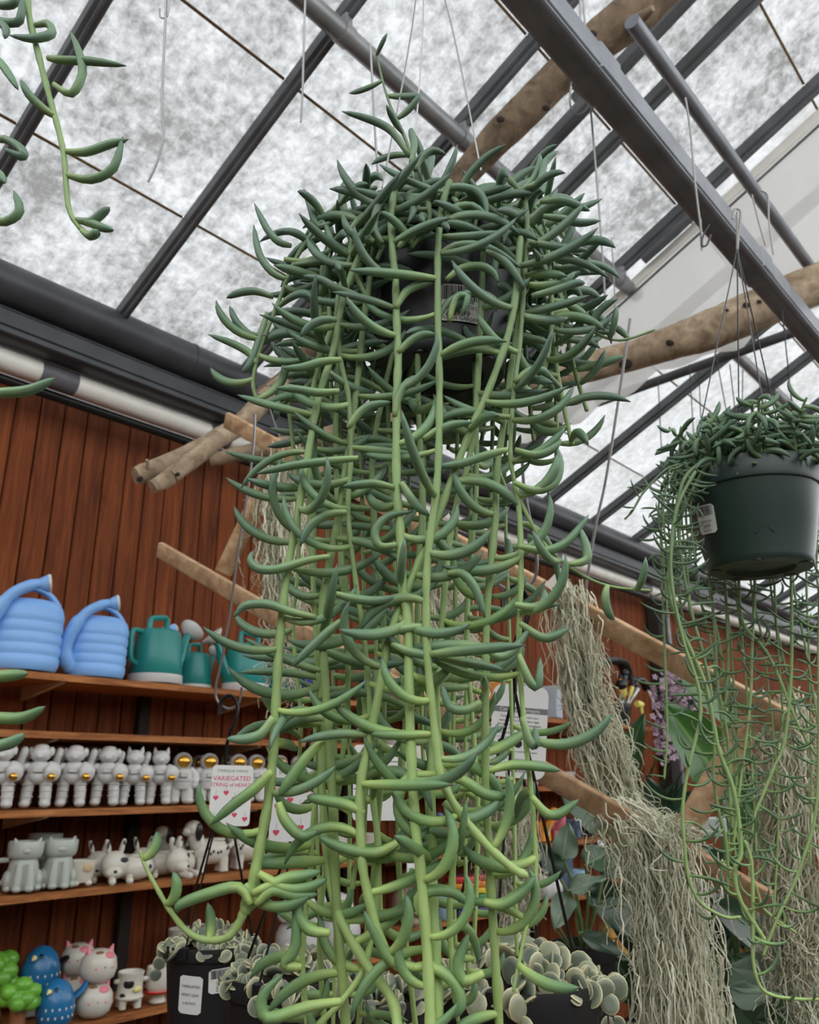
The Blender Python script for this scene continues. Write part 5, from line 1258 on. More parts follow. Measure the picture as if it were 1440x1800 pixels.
def spotted_dog(px, label, w, rz, s=1.0):
    e = thing('spotted_dog_planter', px, B1[3], label, 'planter', w=w, rz=rz, group='standing spotted dog planters', scale=s)
    m = MB(); m.ell((.0, 0, .070), (.070, .044, .044), None, 18, 12); m.lathe([(.028, .100), (.034, .108), (.031, .112), (.026, .106)], 18, (.016, 0, 0)); part(e, 'body', m, M_warm)
    part(e, 'planting_hole', MB().lathe([(.001, .105), (.028, .107)], 16, (.016, 0, 0)), M_inner)
    for sx in (-1, 1):
        for sy in (-1, 1): part(e, 'leg', MB().tube([(sx*.040, sy*.022, .05), (sx*.042, sy*.024, .02), (sx*.043, sy*.025, .004)], [.018, .015, .016], 10), M_warm)
    m = MB(); m.tube(smooth_path([(-.048, 0, .090), (-.062, -.004, .118), (-.070, -.006, .140)], 3), [.030, .029, .028, .027, .027, .028, .030], 12); m.ell((-.074, -.010, .146), (.032, .030, .028)); m.ell((-.098, -.016, .138), (.018, .018, .015)); hd = part(e, 'head', m, M_warm)
    for sy in (-1, 1): part(hd, 'ear', MB().ell((-.062, -.008+sy*.030, .136), (.014, .008, .030)), M_blk)
    spot(hd, 'nose', (-.116, -.018, .142), (.007, .006), (-1, -.2, 0), M_blk, .6)
    part(e, 'tail', MB().tube(smooth_path([(.066, 0, .080), (.084, 0, .098), (.088, 0, .122)], 3), [.009, .009, .008, .008, .007, .006, .004], 8), M_warm)
    rs = random.Random(px)
    for k in range(15):
        a = rs.uniform(-1.25, .35); x = rs.uniform(-.052, .056); yy = -.044*math.sqrt(max(.05, 1-(x/.070)**2))
        c = Vector((x, yy*math.cos(a*.7), .070+.044*math.sin(-a*.6)*.8)); n_ = Vector((x*4, -1, (c.z-.07)*14)); spot(e, 'black_spot', c, (.0042, .0058), n_, M_blk, .35)
    return e
spotted_dog(368, 'white spotted dog planter standing left behind the first hearts card', 2.83, -.25, 1.08)
spotted_dog(434, 'white spotted dog planter standing below the first hearts card, right one', 2.83, -.25, 1.08)
spotted_dog(300, 'white spotted dog planter hidden at the back behind the lying dogs', 3.0, .2, .95)
spotted_dog(512, 'white spotted dog planter behind the leftmost lower stems', 2.83, -.25, 1.05)
for k, (px, s_) in enumerate(((590, .05), (650, .045))):
    jar('white_planter', px, B1[3], s_, .10, M_warm, 'plain ivory planter behind the lower stems, %s one' % ('left' if k == 0 else 'right'))

# lowest left shelf ----------------------------------------------------
def tree_pot(px, label, w, s, z=None):
    e = thing('tree_planter', px, B1[4] if z is None else z, label, 'planter', w=w, group='green tree planters', scale=s)
    part(e, 'trunk', MB().lathe([(.001, 0), (.034, 0), (.036, .01), (.027, .04), (.030, .07), (.034, .085)], 14), M_brown)
    rs = random.Random(px+50); m = MB(); m.ell((0, 0, .118), (.062, .054, .040), None, 16, 10)
    for k in range(11):
        a = k*2.4; m.ell((.050*math.cos(a)*rs.uniform(.8, 1.1), .040*math.sin(a), .112+rs.uniform(-.026, .044)), (.031, .029, .027), None, 12, 8)
    m.ell((0, -.01, .158), (.036, .034, .028)); part(e, 'crown', m, M_lime)
    return e
tree_pot(28, 'bright green puffy tree planter in front at the left edge', 2.80, .82); tree_pot(-22, 'bright green puffy tree planter behind, cut by the left edge', 2.97, 1.1)
def bird(px, label, w, rz, s):
    e = thing('blue_bird_planter', px, B1[4], label, 'planter', w=w, rz=rz, group='blue speckled bird planters', scale=s)
    m = MB(); m.lathe([(.001, 0), (.034, .0), (.050, .014), (.056, .040), (.052, .072), (.040, .100), (.022, .118), (.001, .124)], 22, sy=.95); part(e, 'body', m, M_birdb)
    part(e, 'tail', MB().tube([(.046, .01, .062), (.075, .014, .082), (.088, .016, .102)], [.016, .017, .012], 8, flat=.5), M_blk if px < 70 else M_birdb)
    part(e, 'beak', MB().tube([(-.030, -.034, .098), (-.040, -.046, .094)], [.008, .001], 8), M_yel)
    rs = random.Random(px)
    for r_ in range(4):
        for k in range(6):
            a = -PI/2 + (k-2.5)*.36 + (r_ % 2)*.18; z = .028+r_*.022; rr = (.0545, .0545, .049, .040)[r_]
            spot(e, 'white_dot', (rr*math.cos(a), rr*.95*math.sin(a), z), (.0030, .0044), (math.cos(a), math.sin(a), .1), M_white, .4)
    spot(e, 'hole', (-.010, -.034, .100), (.008, .008), (-.1, -1, .7), M_blk, .3)
    return e
bird(62, 'blue speckled bird planter standing at the back between tree and cats', 2.96, -.2, 1.15); bird(94, 'blue speckled bird planter in front, beside the green tree', 2.79, -.25, 1.05)
e = thing('display_block', 62, B1[4], 'small grey stand under the rear blue bird', 'stand', w=2.97); part(e, 'slab', MB().rbox((0, 0, .03), (.10, .08, .06), .004), M_grey); part(e, 'foot_strip', MB().rbox((0, -.03, .004), (.08, .02, .008), .002), M_grey)
def raise_on(o, dz): o.location.z += dz; return o
for o in bpy.data.objects:
    if o.name.startswith('blue_bird_planter') and not o.name.endswith('.001'): raise_on(o, .061)
def cat_ball(px, label, w, rz, s, dz=0):
    e = thing('round_cat_planter', px, B1[4], label, 'planter', w=w, rz=rz, group='round white cats with pink patches', scale=s); e.location.z += dz
    m = MB(); m.lathe([(.001, 0), (.034, 0), (.052, .014), (.060, .040), (.056, .068), (.042, .088), (.022, .096), (.001, .097)], 24); part(e, 'body', m, M_warm)
    for sx in (-1, 1): part(e, 'ear', MB().tube([(sx*.034, -.004, .084), (sx*.042, -.006, .108)], [.013, .002], 8), M_pink)
    spot(e, 'pink_patch', (.020, -.040, .082), (.020, .013), (.4, -1, 1.0), M_pink, .2); spot(e, 'brown_patch', (-.012, -.034, .090), (.014, .008), (-.2, -.7, 1.2), M_brown, .2)
    for sx in (-1, 1): spot(e, 'cheek', (sx*.026, -.052, .046), (.005, .004), (sx*.4, -1, 0), M_pink, .4)
    spot(e, 'nose', (0, -.0595, .050), (.003, .0022), (0, -1, 0), M_brown, .5)
    return e
cat_ball(162, 'round white cat planter with pink patch, lower of the front stack', 2.80, -.3, 1.0)
cat_ball(164, 'round white cat planter with pink patch, upper of the front stack', 2.80, -.15, 1.0, .099)
cat_ball(128, 'round white cat planter, lower of the rear stack', 2.97, -.3, .98)
cat_ball(128, 'round white cat planter, upper of the rear stack', 2.97, -.5, .98, .097)
e = thing('cow_planter', 225, B1[4], 'standing cow planter with black patches and yellow muzzle', 'planter', w=2.80, rz=-.3)
part(e, 'body', MB().lathe([(.001, .030), (.044, .030), (.047, .036), (.042, .044), (.041, .095), (.044, .110), (.041, .112), (.036, .100), (.001, .09)], 22), M_warm)
for sx in (-1, 1):
    for sy in (-1, 1): part(e, 'leg', MB().tube([(sx*.024, sy*.020, .034), (sx*.025, sy*.021, .004)], [.013, .012], 10), M_warm)
    part(e, 'ear', MB().ell((sx*.046, -.010, .086), (.012, .006, .008)), M_warm)
spot(e, 'black_patch', (-.014, -.036, .080), (.018, .016), (-.4, -1, .1), M_blk, .2); spot(e, 'black_patch', (-.030, -.030, .046), (.010, .007), (-.8, -1, 0), M_blk, .2)
spot(e, 'muzzle', (.014, -.040, .062), (.017, .011), (.3, -1, 0), M_yel, .5)
e = thing('white_cup', 276, B1[4], 'white bowl-shaped cup standing in a red saucer ring on a small foot', 'cup', w=2.80)
part(e, 'bowl', MB().lathe([(.001, .034), (.036, .036), (.045, .052), (.046, .085), (.042, .112), (.039, .112), (.040, .09), (.001, .07)], 24), M_warm)
part(e, 'saucer', MB().lathe([(.030, .028), (.048, .032), (.053, .038), (.050, .041), (.036, .038)], 24), M_red); part(e, 'foot', MB().lathe([(.001, 0), (.028, 0), (.030, .004), (.022, .018), (.026, .030), (.001, .031)], 20), M_warm)
jar('glass_jar', 292, B1[4], .045, .13, M_grey, 'dull grey cup behind the red-ringed white cup', w=2.98)
jar('white_planter', 318, B1[4], .06, .19, M_warm, 'tall ivory planter half hidden behind the leftmost black pot', w=2.96)
# big white egg-shaped animals behind the lower stems
def white_animal(px, label, s, w=2.85):
    e = thing('white_elephant_planter', px, B1[4], label, 'planter', w=w, rz=-.2, group='large white animal planters', scale=s)
    m = MB(); m.ell((0, 0, .085), (.085, .070, .080), None, 20, 12); part(e, 'body', m, M_white)
    m = MB(); m.ell((-.02, -.03, .165), (.055, .050, .050), None, 18, 10); part(e, 'head', m, M_white)
    for sx in (-1, 1):
        part(e, 'ear', MB().ell((-.02+sx*.050, -.02, .175), (.026, .010, .034), Rz(sx*.4)), M_white); part(e, 'foot', MB().ell((sx*.045, -.045, .016), (.028, .034, .017)), M_white)
    part(e, 'trunk', MB().tube(smooth_path([(-.02, -.075, .160), (-.024, -.105, .145), (-.026, -.118, .165), (-.026, -.112, .190)], 3), [.018, .017, .016, .015, .014, .014, .013, .012, .012, .011], 10, round_end=True), M_white)
    return e
white_animal(525, 'large white round-bodied animal planter behind the lower left stems', 1.25); white_animal(592, 'large white round-bodied animal planter behind the lowest middle stems', 1.25)
e = thing('small_bear_cup', 490, B1[4], 'little white cup with round ears above the rolled-rim pot', 'cup', w=2.80); part(e, 'body', MB().lathe([(.001, 0), (.04, 0), (.05, .03), (.05, .09), (.046, .092), (.044, .06), (.001, .05)], 20), M_white)
for sx in (-1, 1): part(e, 'ear', MB().ell((sx*.036, 0, .095), (.016, .008, .014)), M_white)

# right bay: dinosaurs, rainbow, cups ---------------------------------
def dino(px, z, M, label, rz, s=1.0, w=2.84):
    e = thing('dinosaur_planter', px, z, label, 'planter', w=w, rz=rz, group='coloured dinosaur planters', scale=s)
    m = MB(); m.ell((0, 0, .075), (.075, .042, .045), None, 18, 10); m.lathe([(.026, .105), (.032, .118), (.028, .120), (.022, .11)], 16, (.005, 0, 0)); part(e, 'body', m, M)
    part(e, 'soil', MB().lathe([(.001, .112), (.026, .114)], 14, (.005, 0, 0)), M_soil)
    m = MB(); m.tube(smooth_path([(-.055, 0, .085), (-.090, 0, .120), (-.098, 0, .165), (-.104, 0, .185)], 3), [.032, .029, .026, .022, .019, .018, .017, .017, .018, .018], 12); m.ell((-.116, 0, .190), (.028, .019, .018)); part(e, 'neck_and_head', m, M)
    part(e, 'tail', MB().tube(smooth_path([(.055, 0, .075), (.100, 0, .070), (.135, 0, .095), (.145, 0, .130)], 3), [.030, .026, .022, .018, .015, .012, .010, .008, .006, .003], 10), M)
    for sx in (-1, 1):
        for sy in (-1, 1): part(e, 'leg', MB().tube([(sx*.042, sy*.026, .06), (sx*.044, sy*.028, .005)], [.021, .019], 10), M)
    return e
for k, (px, M, nm, rz) in enumerate(((752, M_steelb, 'dusty blue', 1.3), (786, M_orange, 'bright orange', 1.35), (814, M_green, 'leaf green', 1.45), (840, M_green, 'mid green', 1.4), (866, M_steelb, 'grey blue', 1.3))):
    dino(px, B2[2], M, nm+' dinosaur planter on the shelf behind the middle stems', rz, .9)
for k, (px, M, nm, rz) in enumerate(((950, M_orange, 'bright orange', 1.5), (976, M_pink, 'pink', 1.2), (1004, M_steelb, 'dusty blue', 1.2), (1031, M_blk, 'black', 1.4), (1058, M_lime, 'lime green', 1.2), (1088, M_lime, 'pale green', 1.2))):
    dino(px, B2[2], M, nm+' dinosaur planter right of the black hanger strand', rz, .9)
jar('clay_pot', 722, B2[2], .05, .10, M_clay, 'small clay pot on the dinosaur shelf behind the stems')
for k, (px, s_) in enumerate(((1000, 1.), (935, 1.))):
    jar('white_planter', px, B2[1], .04, .08, M_white, 'tiny white pot on the shelf near the care card, %s one' % ('right' if k == 0 else 'left'))
def rainbow(px, label, w=2.82):
    e = thing('rainbow_planter', px, B2[3], label, 'planter', w=w, group='rainbow striped planters')
    cols = [mat('stripe_%d' % i, c, .3) for i, c in enumerate(((96, 62, 140), (62, 118, 190), (74, 160, 92), (240, 210, 70), (236, 146, 52), (204, 52, 52)))] if not hasattr(rainbow, 'c') else rainbow.c
    rainbow.c = cols
    for i, M in enumerate(cols):
        z = i*.030; part(e, 'stripe', MB().lathe([(.001, z), (.070, z), (.080, z+.004), (.084, z+.015), (.080, z+.026), (.070, z+.030), (.001, z+.030)], 22), M)
    part(e, 'soil', MB().lathe([(.001, .181), (.066, .1805)], 18), M_soil)
    return e
rainbow(812, 'rainbow striped round planter behind the stems, left one'); rainbow(845, 'rainbow striped round planter behind the stems, right one')
e = thing('pale_blue_cup', 783, B2[3], 'pale blue animal cup beside the rainbow planters', 'cup', w=2.80); part(e, 'body', MB().lathe([(.001, 0), (.045, 0), (.055, .02), (.05, .10), (.046, .10), (.042, .06), (.001, .05)], 20), M_lblue)
for sx in (-1, 1): part(e, 'ear', MB().tube([(sx*.03, 0, .095), (sx*.04, 0, .13)], [.014, .003], 8), M_lblue)
e = thing('sloth_planter', 722, B2[3], 'taupe round animal planter with a cream belly', 'planter', w=2.82); part(e, 'body', MB().ell((0, 0, .09), (.10, .085, .09), None, 20, 12), M_taupe); spot(e, 'belly', (-.01, -.075, .085), (.06, .045), (0, -1, .1), M_cream, .3); part(e, 'head', MB().ell((0, -.02, .20), (.065, .06, .055)), M_taupe)
for sx in (-1, 1): part(e, 'paw', MB().ell((sx*.06, -.07, .02), (.03, .035, .02)), M_taupe)
e = thing('white_pumpkin_planter', 960, B2[3], 'ribbed white pumpkin-shaped planter right of the black hanger strand', 'planter', w=2.80)
m = MB()
for k in range(10): a = k*PI/5; m.ell((.05*math.cos(a), .05*math.sin(a), .065), (.048, .048, .062), None, 12, 8)
part(e, 'ribbed_body', m, M_white); part(e, 'stalk', MB().tube([(0, 0, .12), (.006, 0, .15)], [.012, .008], 8), M_tan)
jar('blue_vase', 985, B2[3], .085, .22, M_steelb, 'dusty blue vase behind the broad-leaved pot plant', w=2.96); jar('blue_vase', 1015, B2[3], .06, .12, M_lblue, 'small pale blue vase behind the broad leaves', w=2.86)
jar('lime_pot', 890, B2[3], .08, .18, M_lime, 'lime green pot glimpsed through the brownish moss', w=2.88)
# bamboo cups on the lowest right shelf
k = 0
for (px, dz, w) in ((1068, .0, 2.80), (1096, .0, 2.80), (1083, .0, 2.90), (1076, .115, 2.82), (1098, .115, 2.82), (1072, .23, 2.86), (1090, .23, 2.86)):
    e = thing('bamboo_cup', px, B2[4], 'small tan bamboo cup in the stacked heap left of the moss, %s' % ['bottom left', 'bottom right', 'bottom rear', 'middle left', 'middle right', 'top left', 'top right'][k], 'cup', w=w, group='stacked bamboo cups'); k += 1
    e.location.z += dz
    part(e, 'cup', MB().lathe([(.001, 0), (.040, 0), (.046, .01), (.052, .112), (.049, .113), (.045, .05), (.001, .03)], 18), M_bamb); part(e, 'rim', MB().lathe([(.049, .108), (.054, .111), (.052, .115), (.048, .113)], 18), M_bamb)
e = thing('shelf_price_tag', 700+28, B2[3]+.205, 'white price card with green print clipped under the dinosaur shelf', 'tag', w=2.752)
part(e, 'card', MB().rbox((0, 0, .045), (.10, .002, .09), .0008), M_paper, smooth=False); part(e, 'green_print', MB().rbox((-.02, -.0014, .03), (.035, .0006, .03), .0002), M_inkgr, smooth=False)
e = thing('shelf_price_tag', 1060, B2[2]-.095, 'white price card on the shelf edge below the lime dinosaur', 'tag', w=2.752)
part(e, 'card', MB().rbox((0, 0, .04), (.11, .002, .08), .0008), M_paper, smooth=False); part(e, 'print', MB().rbox((-.02, -.0014, .045), (.03, .0006, .015), .0002), M_inkg, smooth=False)
# garden tools in a black pot
tp = thing('tool_pot', 1096, B2[0], 'small black pot on the top right shelf holding garden tools', 'pot', w=2.86)
part(tp, 'body', MB().lathe([(.001, 0), (.050, 0), (.062, .13), (.066, .13), (.066, .155), (.060, .155), (.056, .1), (.001, .09)], 20), M_black); part(tp, 'soil', MB().lathe([(.001, .12), (.058, .12)], 16), M_soil)
M_tooly = mat('yellow_tool_plastic', (226, 212, 110), .4); M_toolw = mat('brushed_tool_metal', (176, 180, 176), .3, metal=.7)
def tool(px0, py0, px1, py1, M, label, hd=True, rr=.013, w=2.86):
    a = onw(px0, py0, w); b = onw(px1, py1, w-.02); e = empty('garden_tool', a)
    m = MB(); m.tube([a, a+(b-a)*.5, b], [rr*.5, rr*.55, rr*.6], 8); under(m.build('shaft', M_toolw), e)
    m = MB(); m.tube([a+(b-a)*.45, a+(b-a)*.55, b], [rr*.7, rr, rr], 10, round_end=True); under(m.build('grip', M), e)
    m = MB(); m.ell(b+(b-a)*.03, (rr*1.2,)*3); under(m.build('end_cap', M_black), e)
    return tag(e, label, 'tool', 'garden tools in the black pot')
tool(1098, 1240, 1092, 1205, M_tooly, 'garden tool with broad yellow grip in the black tool pot', rr=.034)
tool(1102, 1240, 1112, 1206, M_tooly, 'garden tool with slim yellow-green grip in the black tool pot', rr=.016)
tool(1104, 1240, 1122, 1210, M_toolw, 'garden tool with bare metal grip leaning right in the tool pot', rr=.016)
tool(1094, 1240, 1098, 1185, M_black, 'garden tool with tall black grip in the tool pot', rr=.024)
tool(1090, 1240, 1090, 1192, M_orange, 'garden tool with orange-tipped grip at the left of the tool pot', rr=.014)
m = MB(); P = [onw(x, y, 2.9) for x, y in ((1050, 1168), (1062, 1164), (1078, 1162), (1092, 1165), (1100, 1178), (1104, 1196))]; m.tube(smooth_path(P, 4), [.045]*9+[.05]*12, 12, flat=.6); o = m.build('glove', M_black); tag(o, 'black garden gloves hanging over the wall above the tool pot', 'glove')
m = MB(); P = [onw(x, y, 2.9) for x, y in ((1112, 1205), (1116, 1196), (1124, 1194), (1132, 1200), (1138, 1212))]; m.tube(smooth_path(P, 4), .036, 10, flat=.6); tag(m.build('glove', M_black), 'black glove cuff bulging out right of the garden tools', 'glove')
for px, py, nm in ((1124, 1238, 'lying right of the tool pot'), (1094, 1298, 'hanging below the tool shelf')):
    c = onw(px, py, 2.78); e = empty('hose_nozzle', c); m = MB(); m.tube([c+UD*-.04, c, c+UD*.045], [.022, .026, .018], 10); under(m.build('barrel', M_tooly), e); m = MB(); m.tube([c+UD*.02, c+UD*.03+ZD*-.06], [.014, .012], 8); under(m.build('grip', M_tooly), e); tag(e, 'yellow hose nozzle '+nm, 'nozzle')
fr = thing('wooden_frame', 1066, B2[0], 'small upright wooden frame beside the tool pot', 'frame', w=2.80)
part(fr, 'upright', MB().rbox((.06, 0, .09), (.022, .02, .18), .003), M_cut); part(fr, 'upright', MB().rbox((-.06, 0, .09), (.022, .02, .18), .003), M_cut); part(fr, 'crossbar', MB().rbox((0, 0, .03), (.10, .016, .02), .003), M_cut)
# ------------------------------------------------------------------ broad-leaved plants at the lower right
def leafy(name, c, c2, rough=.35):
    m, nt, p = _mat(name); N = nt.nodes; L = nt.links
    a = N.new('ShaderNodeAttribute'); a.attribute_name = 't'
    cr = N.new('ShaderNodeValToRGB'); e = cr.color_ramp.elements; e[0].position = .0; e[0].color = lin(c2)+(1,); e[1].position = .10; e[1].color = lin(c)+(1,)
    tc = N.new('ShaderNodeTexCoord'); nz = N.new('ShaderNodeTexNoise'); nz.inputs['Scale'].default_value = 14; L.new(tc.outputs['Object'], nz.inputs['Vector'])
    mr = N.new('ShaderNodeMapRange'); mr.inputs['To Min'].default_value = .8; mr.inputs['To Max'].default_value = 1.2; L.new(nz.outputs['Fac'], mr.inputs['Value'])
    hs = N.new('ShaderNodeHueSaturation'); L.new(cr.outputs[0], hs.inputs['Color']); L.new(mr.outputs[0], hs.inputs['Value'])
    L.new(a.outputs['Fac'], cr.inputs[0]); L.new(hs.outputs[0], p.inputs['Base Color']); p.inputs['Roughness'].default_value = rough
    return m
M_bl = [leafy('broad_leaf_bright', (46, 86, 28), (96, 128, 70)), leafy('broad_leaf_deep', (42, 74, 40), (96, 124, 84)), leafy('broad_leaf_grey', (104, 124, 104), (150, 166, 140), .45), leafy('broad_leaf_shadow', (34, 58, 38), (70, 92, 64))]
M_pet = mat('leaf_stalk', (110, 136, 84), .5)
def blade(base, tip, wid, nrm, sag=.06, cup=.18, point=.55, th=.0012):
    """leaf blade grid from base to tip with midrib; returns MB"""
    base = Vector(base); tip = Vector(tip); d = tip-base; L = d.length; y = d.normalized(); z = Vector(nrm); z = (z - y*z.dot(y)).normalized(); x = y.cross(z)
    nu, nv = 14, 8; m = MB()
    for sg in (1, -1):
        vs = []; ts = []; fs = []
        for i in range(nu+1):
            s = i/nu; w_ = wid*(math.sin(PI*s**point)**.75)*.5 + .0005
            for j in range(nv+1):
                q = j/nv*2-1
                p = base + y*(L*s) + x*(w_*q) + z*(cup*w_*q*q - sag*L*(s*s) + .006*math.sin(s*9+q*2)*abs(q)) - z*(.004*(1-abs(q))**4) + z*th*sg*.5
                vs.append(p); ts.append(abs(q) if abs(q) > .0 else 0)
        for i in range(nu):
            for j in range(nv):
                a = i*(nv+1)+j; f = (a, a+1, a+nv+2, a+nv+1); fs.append(f if sg > 0 else f[::-1])
        m.add(vs, fs, ts)
    return m
def leaf_plant(name, loc, label, leaves, cat='plant', potR=None):
    e = empty(name, loc)
    for (b, t, w_, nrm, M, stalk) in leaves:
        under(blade(b, t, w_, nrm).build('leaf_blade', M), e)
        if stalk:
            m = MB(); P = smooth_path([stalk, (Vector(stalk)+Vector(b))/2 + Vector((0, 0, .02)), b], 4); m.tube(P, [.0055]*5+[.0042]*4, 7); under(m.build('leaf_stalk', M_pet), e)
    tag(e, label, cat); return e
V = lambda *a: Vector(a)
# bright leaves behind the right plant
q0 = at(1275, 1560, 2.3)
leaf_plant('broad_leaf_plant', V(q0.x, q0.y, .0), 'plant with big bright green leaves behind the trailing stems at right', [
    (at(1268, 1372, 2.2), at(1172, 1232, 2.2), .17, (.1, -1, .35), M_bl[0], q0), (at(1300, 1262, 2.3), at(1195, 1180, 2.3), .13, (0, -1, .5), M_bl[0], q0), (at(1320, 1300, 2.3), at(1255, 1175, 2.35), .12, (.2, -1, .3), M_bl[0], q0),
    (at(1330, 1440, 2.3), at(1260, 1330, 2.3), .15, (0, -1, .3), M_bl[1], q0), (at(1300, 1500, 2.3), at(1370, 1380, 2.3), .14, (0, -1, .3), M_bl[0], q0)])
q1 = at(1110, 1560, 3.0)
leaf_plant('broad_leaf_plant', V(q1.x, q1.y, .0), 'plant with tall upright dark leaves behind the long moss bundle', [
    (at(1090, 1375, 2.9), at(1130, 1255, 2.9), .11, (-.6, -1, .1), M_bl[1], q1), (at(1062, 1450, 2.6), at(985, 1385, 2.6), .12, (0, -1, .5), M_bl[1], q1), (at(1160, 1480, 2.9), at(1215, 1390, 2.9), .12, (0, -1, .3), M_bl[3], q1),
    (at(1185, 1500, 2.9), at(1140, 1400, 2.9), .12, (0, -1, .3), M_bl[3], q1)])
# potted broad-leaf plant by the shelf
pq = at(1026, 1672, 2.1); e5 = empty('potted_broad_leaf', V(pq.x, pq.y, pq.z-.16))
pot(e5, V(pq.x, pq.y, pq.z-.15), .082, .17, .062, M_potk, holes=False)
root_p = V(pq.x, pq.y, pq.z)
for b, t, w_, nrm, M in ((at(990, 1508, 2.06), at(1000, 1446, 2.08), .066, (0, -1, .15), M_bl[2]), (at(1030, 1520, 2.1), at(1080, 1490, 2.15), .07, (0, -.9, .6), M_bl[1]), (at(998, 1572, 2.05), at(975, 1632, 1.98), .060, (-.3, -1, .3), M_bl[2]), (at(1000, 1565, 2.05), at(1065, 1538, 2.05), .055, (0, -.7, 1), M_bl[2]),
                         (at(1045, 1590, 2.1), at(1120, 1588, 2.0), .034, (0, -.8, .9), M_bl[2]), (at(985, 1545, 2.15), at(948, 1478, 2.2), .06, (0, -1, .4), M_bl[3]), (at(1060, 1540, 2.15), at(1100, 1500, 2.2), .05, (0, -1, .4), M_bl[1]), (at(1020, 1640, 2.0), at(1120, 1690, 1.95), .045, (0, -.7, .8), M_bl[3])):
    under(blade(b, t, w_, nrm).build('leaf_blade', M), e5); m = MB(); m.tube(smooth_path([root_p, (root_p+Vector(b))/2 + V(.01, 0, .015), b], 4), [.004]*9, 7); under(m.build('leaf_stalk', M_pet), e5)
for k in range(16):
    a = random.uniform(0, 6.28); b = root_p + V(.02*math.cos(a), .02*math.sin(a), -.01); m = MB(); m.tube([b, b+V(.05*math.cos(a), .04*math.sin(a), .05+.05*random.random())], [.0025, .0018], 5); under(m.build('cut_stalk', M_pet), e5)
tag(e5, 'potted plant with rounded grey-green leaves in a black pot by the shelves', 'potted plant')
# large dark leaves along the bottom right
q2 = at(1330, 1900, 1.9)
leaf_plant('broad_leaf_plant', V(q2.x, q2.y, .0), 'plant with long grey-green leaves at the bottom right corner', [
    (at(1470, 1738, 1.55), at(1278, 1690, 1.62), .105, (0, -.75, .8), M_bl[2], q2), (at(1400, 1745, 1.7), at(1272, 1728, 1.72), .035, (0, -.6, .8), M_bl[2], q2), (at(1450, 1800, 1.6), at(1330, 1790, 1.6), .10, (0, -.8, .6), M_bl[1], q2),
    (at(1255, 1870, 1.6), at(1165, 1745, 1.7), .12, (-.2, -1, .3), M_bl[3], q2), (at(1330, 1850, 1.7), at(1200, 1790, 1.75), .11, (-.1, -.9, .5), M_bl[1], q2), (at(1470, 1860, 1.5), at(1370, 1770, 1.6), .11, (0, -.8, .6), M_bl[1], q2)])
q3 = at(1300, 1720, 2.5)
lv = []
rs = random.Random(5)
for k in range(22):
    x, y = 1105 + rs.random()*350, 1460 + rs.random()*330; t = rs.uniform(2.1, 2.7); a = rs.uniform(-2.6, -.5); L_ = rs.uniform(90, 170)
    lv.append((at(x, y, t), at(x+L_*math.cos(a), y+L_*math.sin(a)*.8, t+rs.uniform(-.1, .1)), rs.uniform(.09, .16), (rs.uniform(-.5, .5), -1, rs.uniform(.1, .8)), M_bl[3] if rs.random() < .75 else M_bl[1], q3 if k % 2 else None))
for k in range(34):
    x, y = 1090 + rs.random()*360, 1600 + rs.random()*260; t = rs.uniform(2.0, 2.6); a = rs.uniform(-2.7, -.4); L_ = rs.uniform(90, 180)
    lv.append((at(x, y, t), at(x+L_*math.cos(a), y+L_*math.sin(a)*.7, t+rs.uniform(-.1, .1)), rs.uniform(.10, .18), (rs.uniform(-.5, .5), -1, rs.uniform(.1, .9)), M_bl[3] if rs.random() < .7 else M_bl[1], None))
leaf_plant('broad_leaf_plant', V(q3.x, q3.y, .0), 'dense dark foliage plant filling the shade behind the broad moss bundle', lv)
leaf_plant('strap_leaf_plant', at(1110, 1480, 3.1)*1.0, 'thin grassy dark leaves behind the upright broad leaf', [(at(1130+rs.uniform(-40, 70), 1470, 3.1), at(1130+rs.uniform(-70, 110), 1340+rs.uniform(-20, 60), 3.1), .02, (0, -1, .2), M_bl[3], None) for k in range(16)])
# wooden plank edge of a bench glimpsed right
a = at(1216, 1462, 1.95); b = at(1275, 1446, 1.95)
tag(MB().rbox((a+b)/2, ((b-a).length, .02, .045), .004, Rz(math.atan2((b-a).y, (b-a).x))).build('bench_slat', M_grey), 'pale grey slat edge behind the trailing stems at right', 'slat')
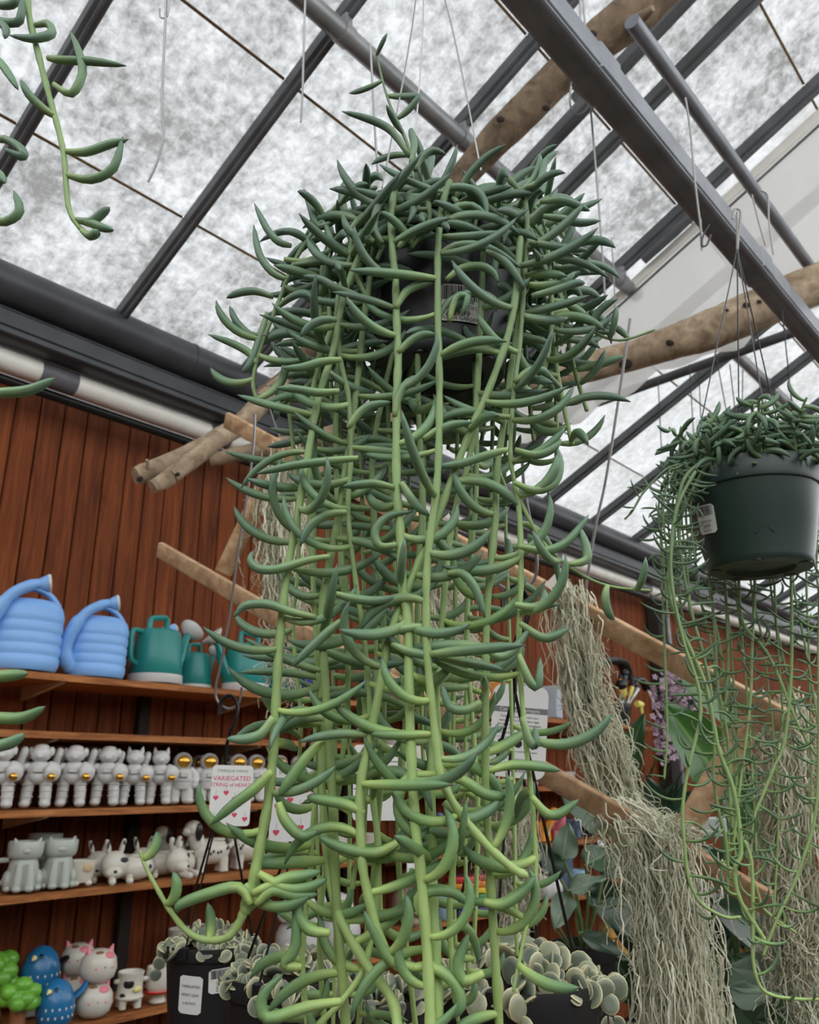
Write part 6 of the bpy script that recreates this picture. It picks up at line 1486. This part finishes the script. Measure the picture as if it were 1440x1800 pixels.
# pink flowering plant in a dark green pot
fq = at(1196, 1262, 3.3); fe = empty('pink_flower_plant', V(fq.x, fq.y, fq.z))
pot(fe, V(fq.x, fq.y, fq.z), .105, .15, .08, M_potg, holes=False)
M_pinkf = mat('dusty_pink_petals', (170, 146, 158), .6, var=.2, scale=60); M_stalkf = mat('purple_stalk', (112, 84, 96), .6)
fme = MB()
for k in range(5): a = k*2*PI/5; fme.ell((.007*math.cos(a), .007*math.sin(a), .002), (.006, .0045, .0022), Rz(a), 6, 4)
fmesh = fme.mesh('flower', M_pinkf)
rs = random.Random(9); n = 0
sp = [[(1196, 1235), (1180, 1210), (1168, 1200), (1152, 1215)], [(1196, 1235), (1200, 1205), (1205, 1192), (1215, 1182)], [(1190, 1235), (1165, 1220), (1158, 1250), (1160, 1300), (1168, 1330)], [(1200, 1235), (1220, 1215), (1228, 1240), (1226, 1290)], [(1195, 1235), (1160, 1240), (1166, 1290), (1180, 1320)], [(1222, 1325), (1232, 1345), (1226, 1375)], [(1190, 1240), (1172, 1262), (1172, 1310)], [(1200, 1230), (1186, 1200), (1174, 1188)]]
for pts in sp:
    P = smooth_path([at(x, y, 3.2+rs.uniform(-.06, .02)) for x, y in pts], 6); m = MB(); m.tube(P, .0035, 6); under(m.build('flower_stalk', M_stalkf), fe)
    for q in P:
        for k in range(2):
            p = q + V(rs.uniform(-.03, .03), rs.uniform(-.05, .0), rs.uniform(-.03, .03)); nrm = V(rs.uniform(-1, 1), -1, rs.uniform(-.5, 1))
            o = inst('flower', fmesh, None, M34(p, nrm.to_track_quat('Z', 'Y').to_matrix()) @ Matrix.Scale(rs.uniform(.7, 1.25), 4)); under(o, fe)
tag(fe, 'dusty pink flowering plant spilling from a dark green pot by the dark post', 'potted plant')
# grey torn plastic hanging on the post, thin conduit
c = at(1150, 1225, 4.2); m = MB(); m.add([at(1138, 1212, 4.2), at(1145, 1216, 4.19), at(1150, 1222, 4.2), at(1147, 1198, 4.22), at(1160, 1225, 4.2), at(1160, 1244, 4.18), at(1150, 1240, 4.2)], [(0, 1, 6), (1, 2, 6), (2, 4, 5, 6), (2, 3, 4)]); tag(m.build('torn_sheet', M_poly, smooth=False), 'torn scrap of grey plastic sheet on the dark post', 'plastic sheet')
tag(MB().tube([WL(6.55, 2.93, .3), WL(6.55, 2.93, 3.0)], .016, 8).build('conduit', M_steel), 'thin grey conduit running up beside the dark post', 'pipe')
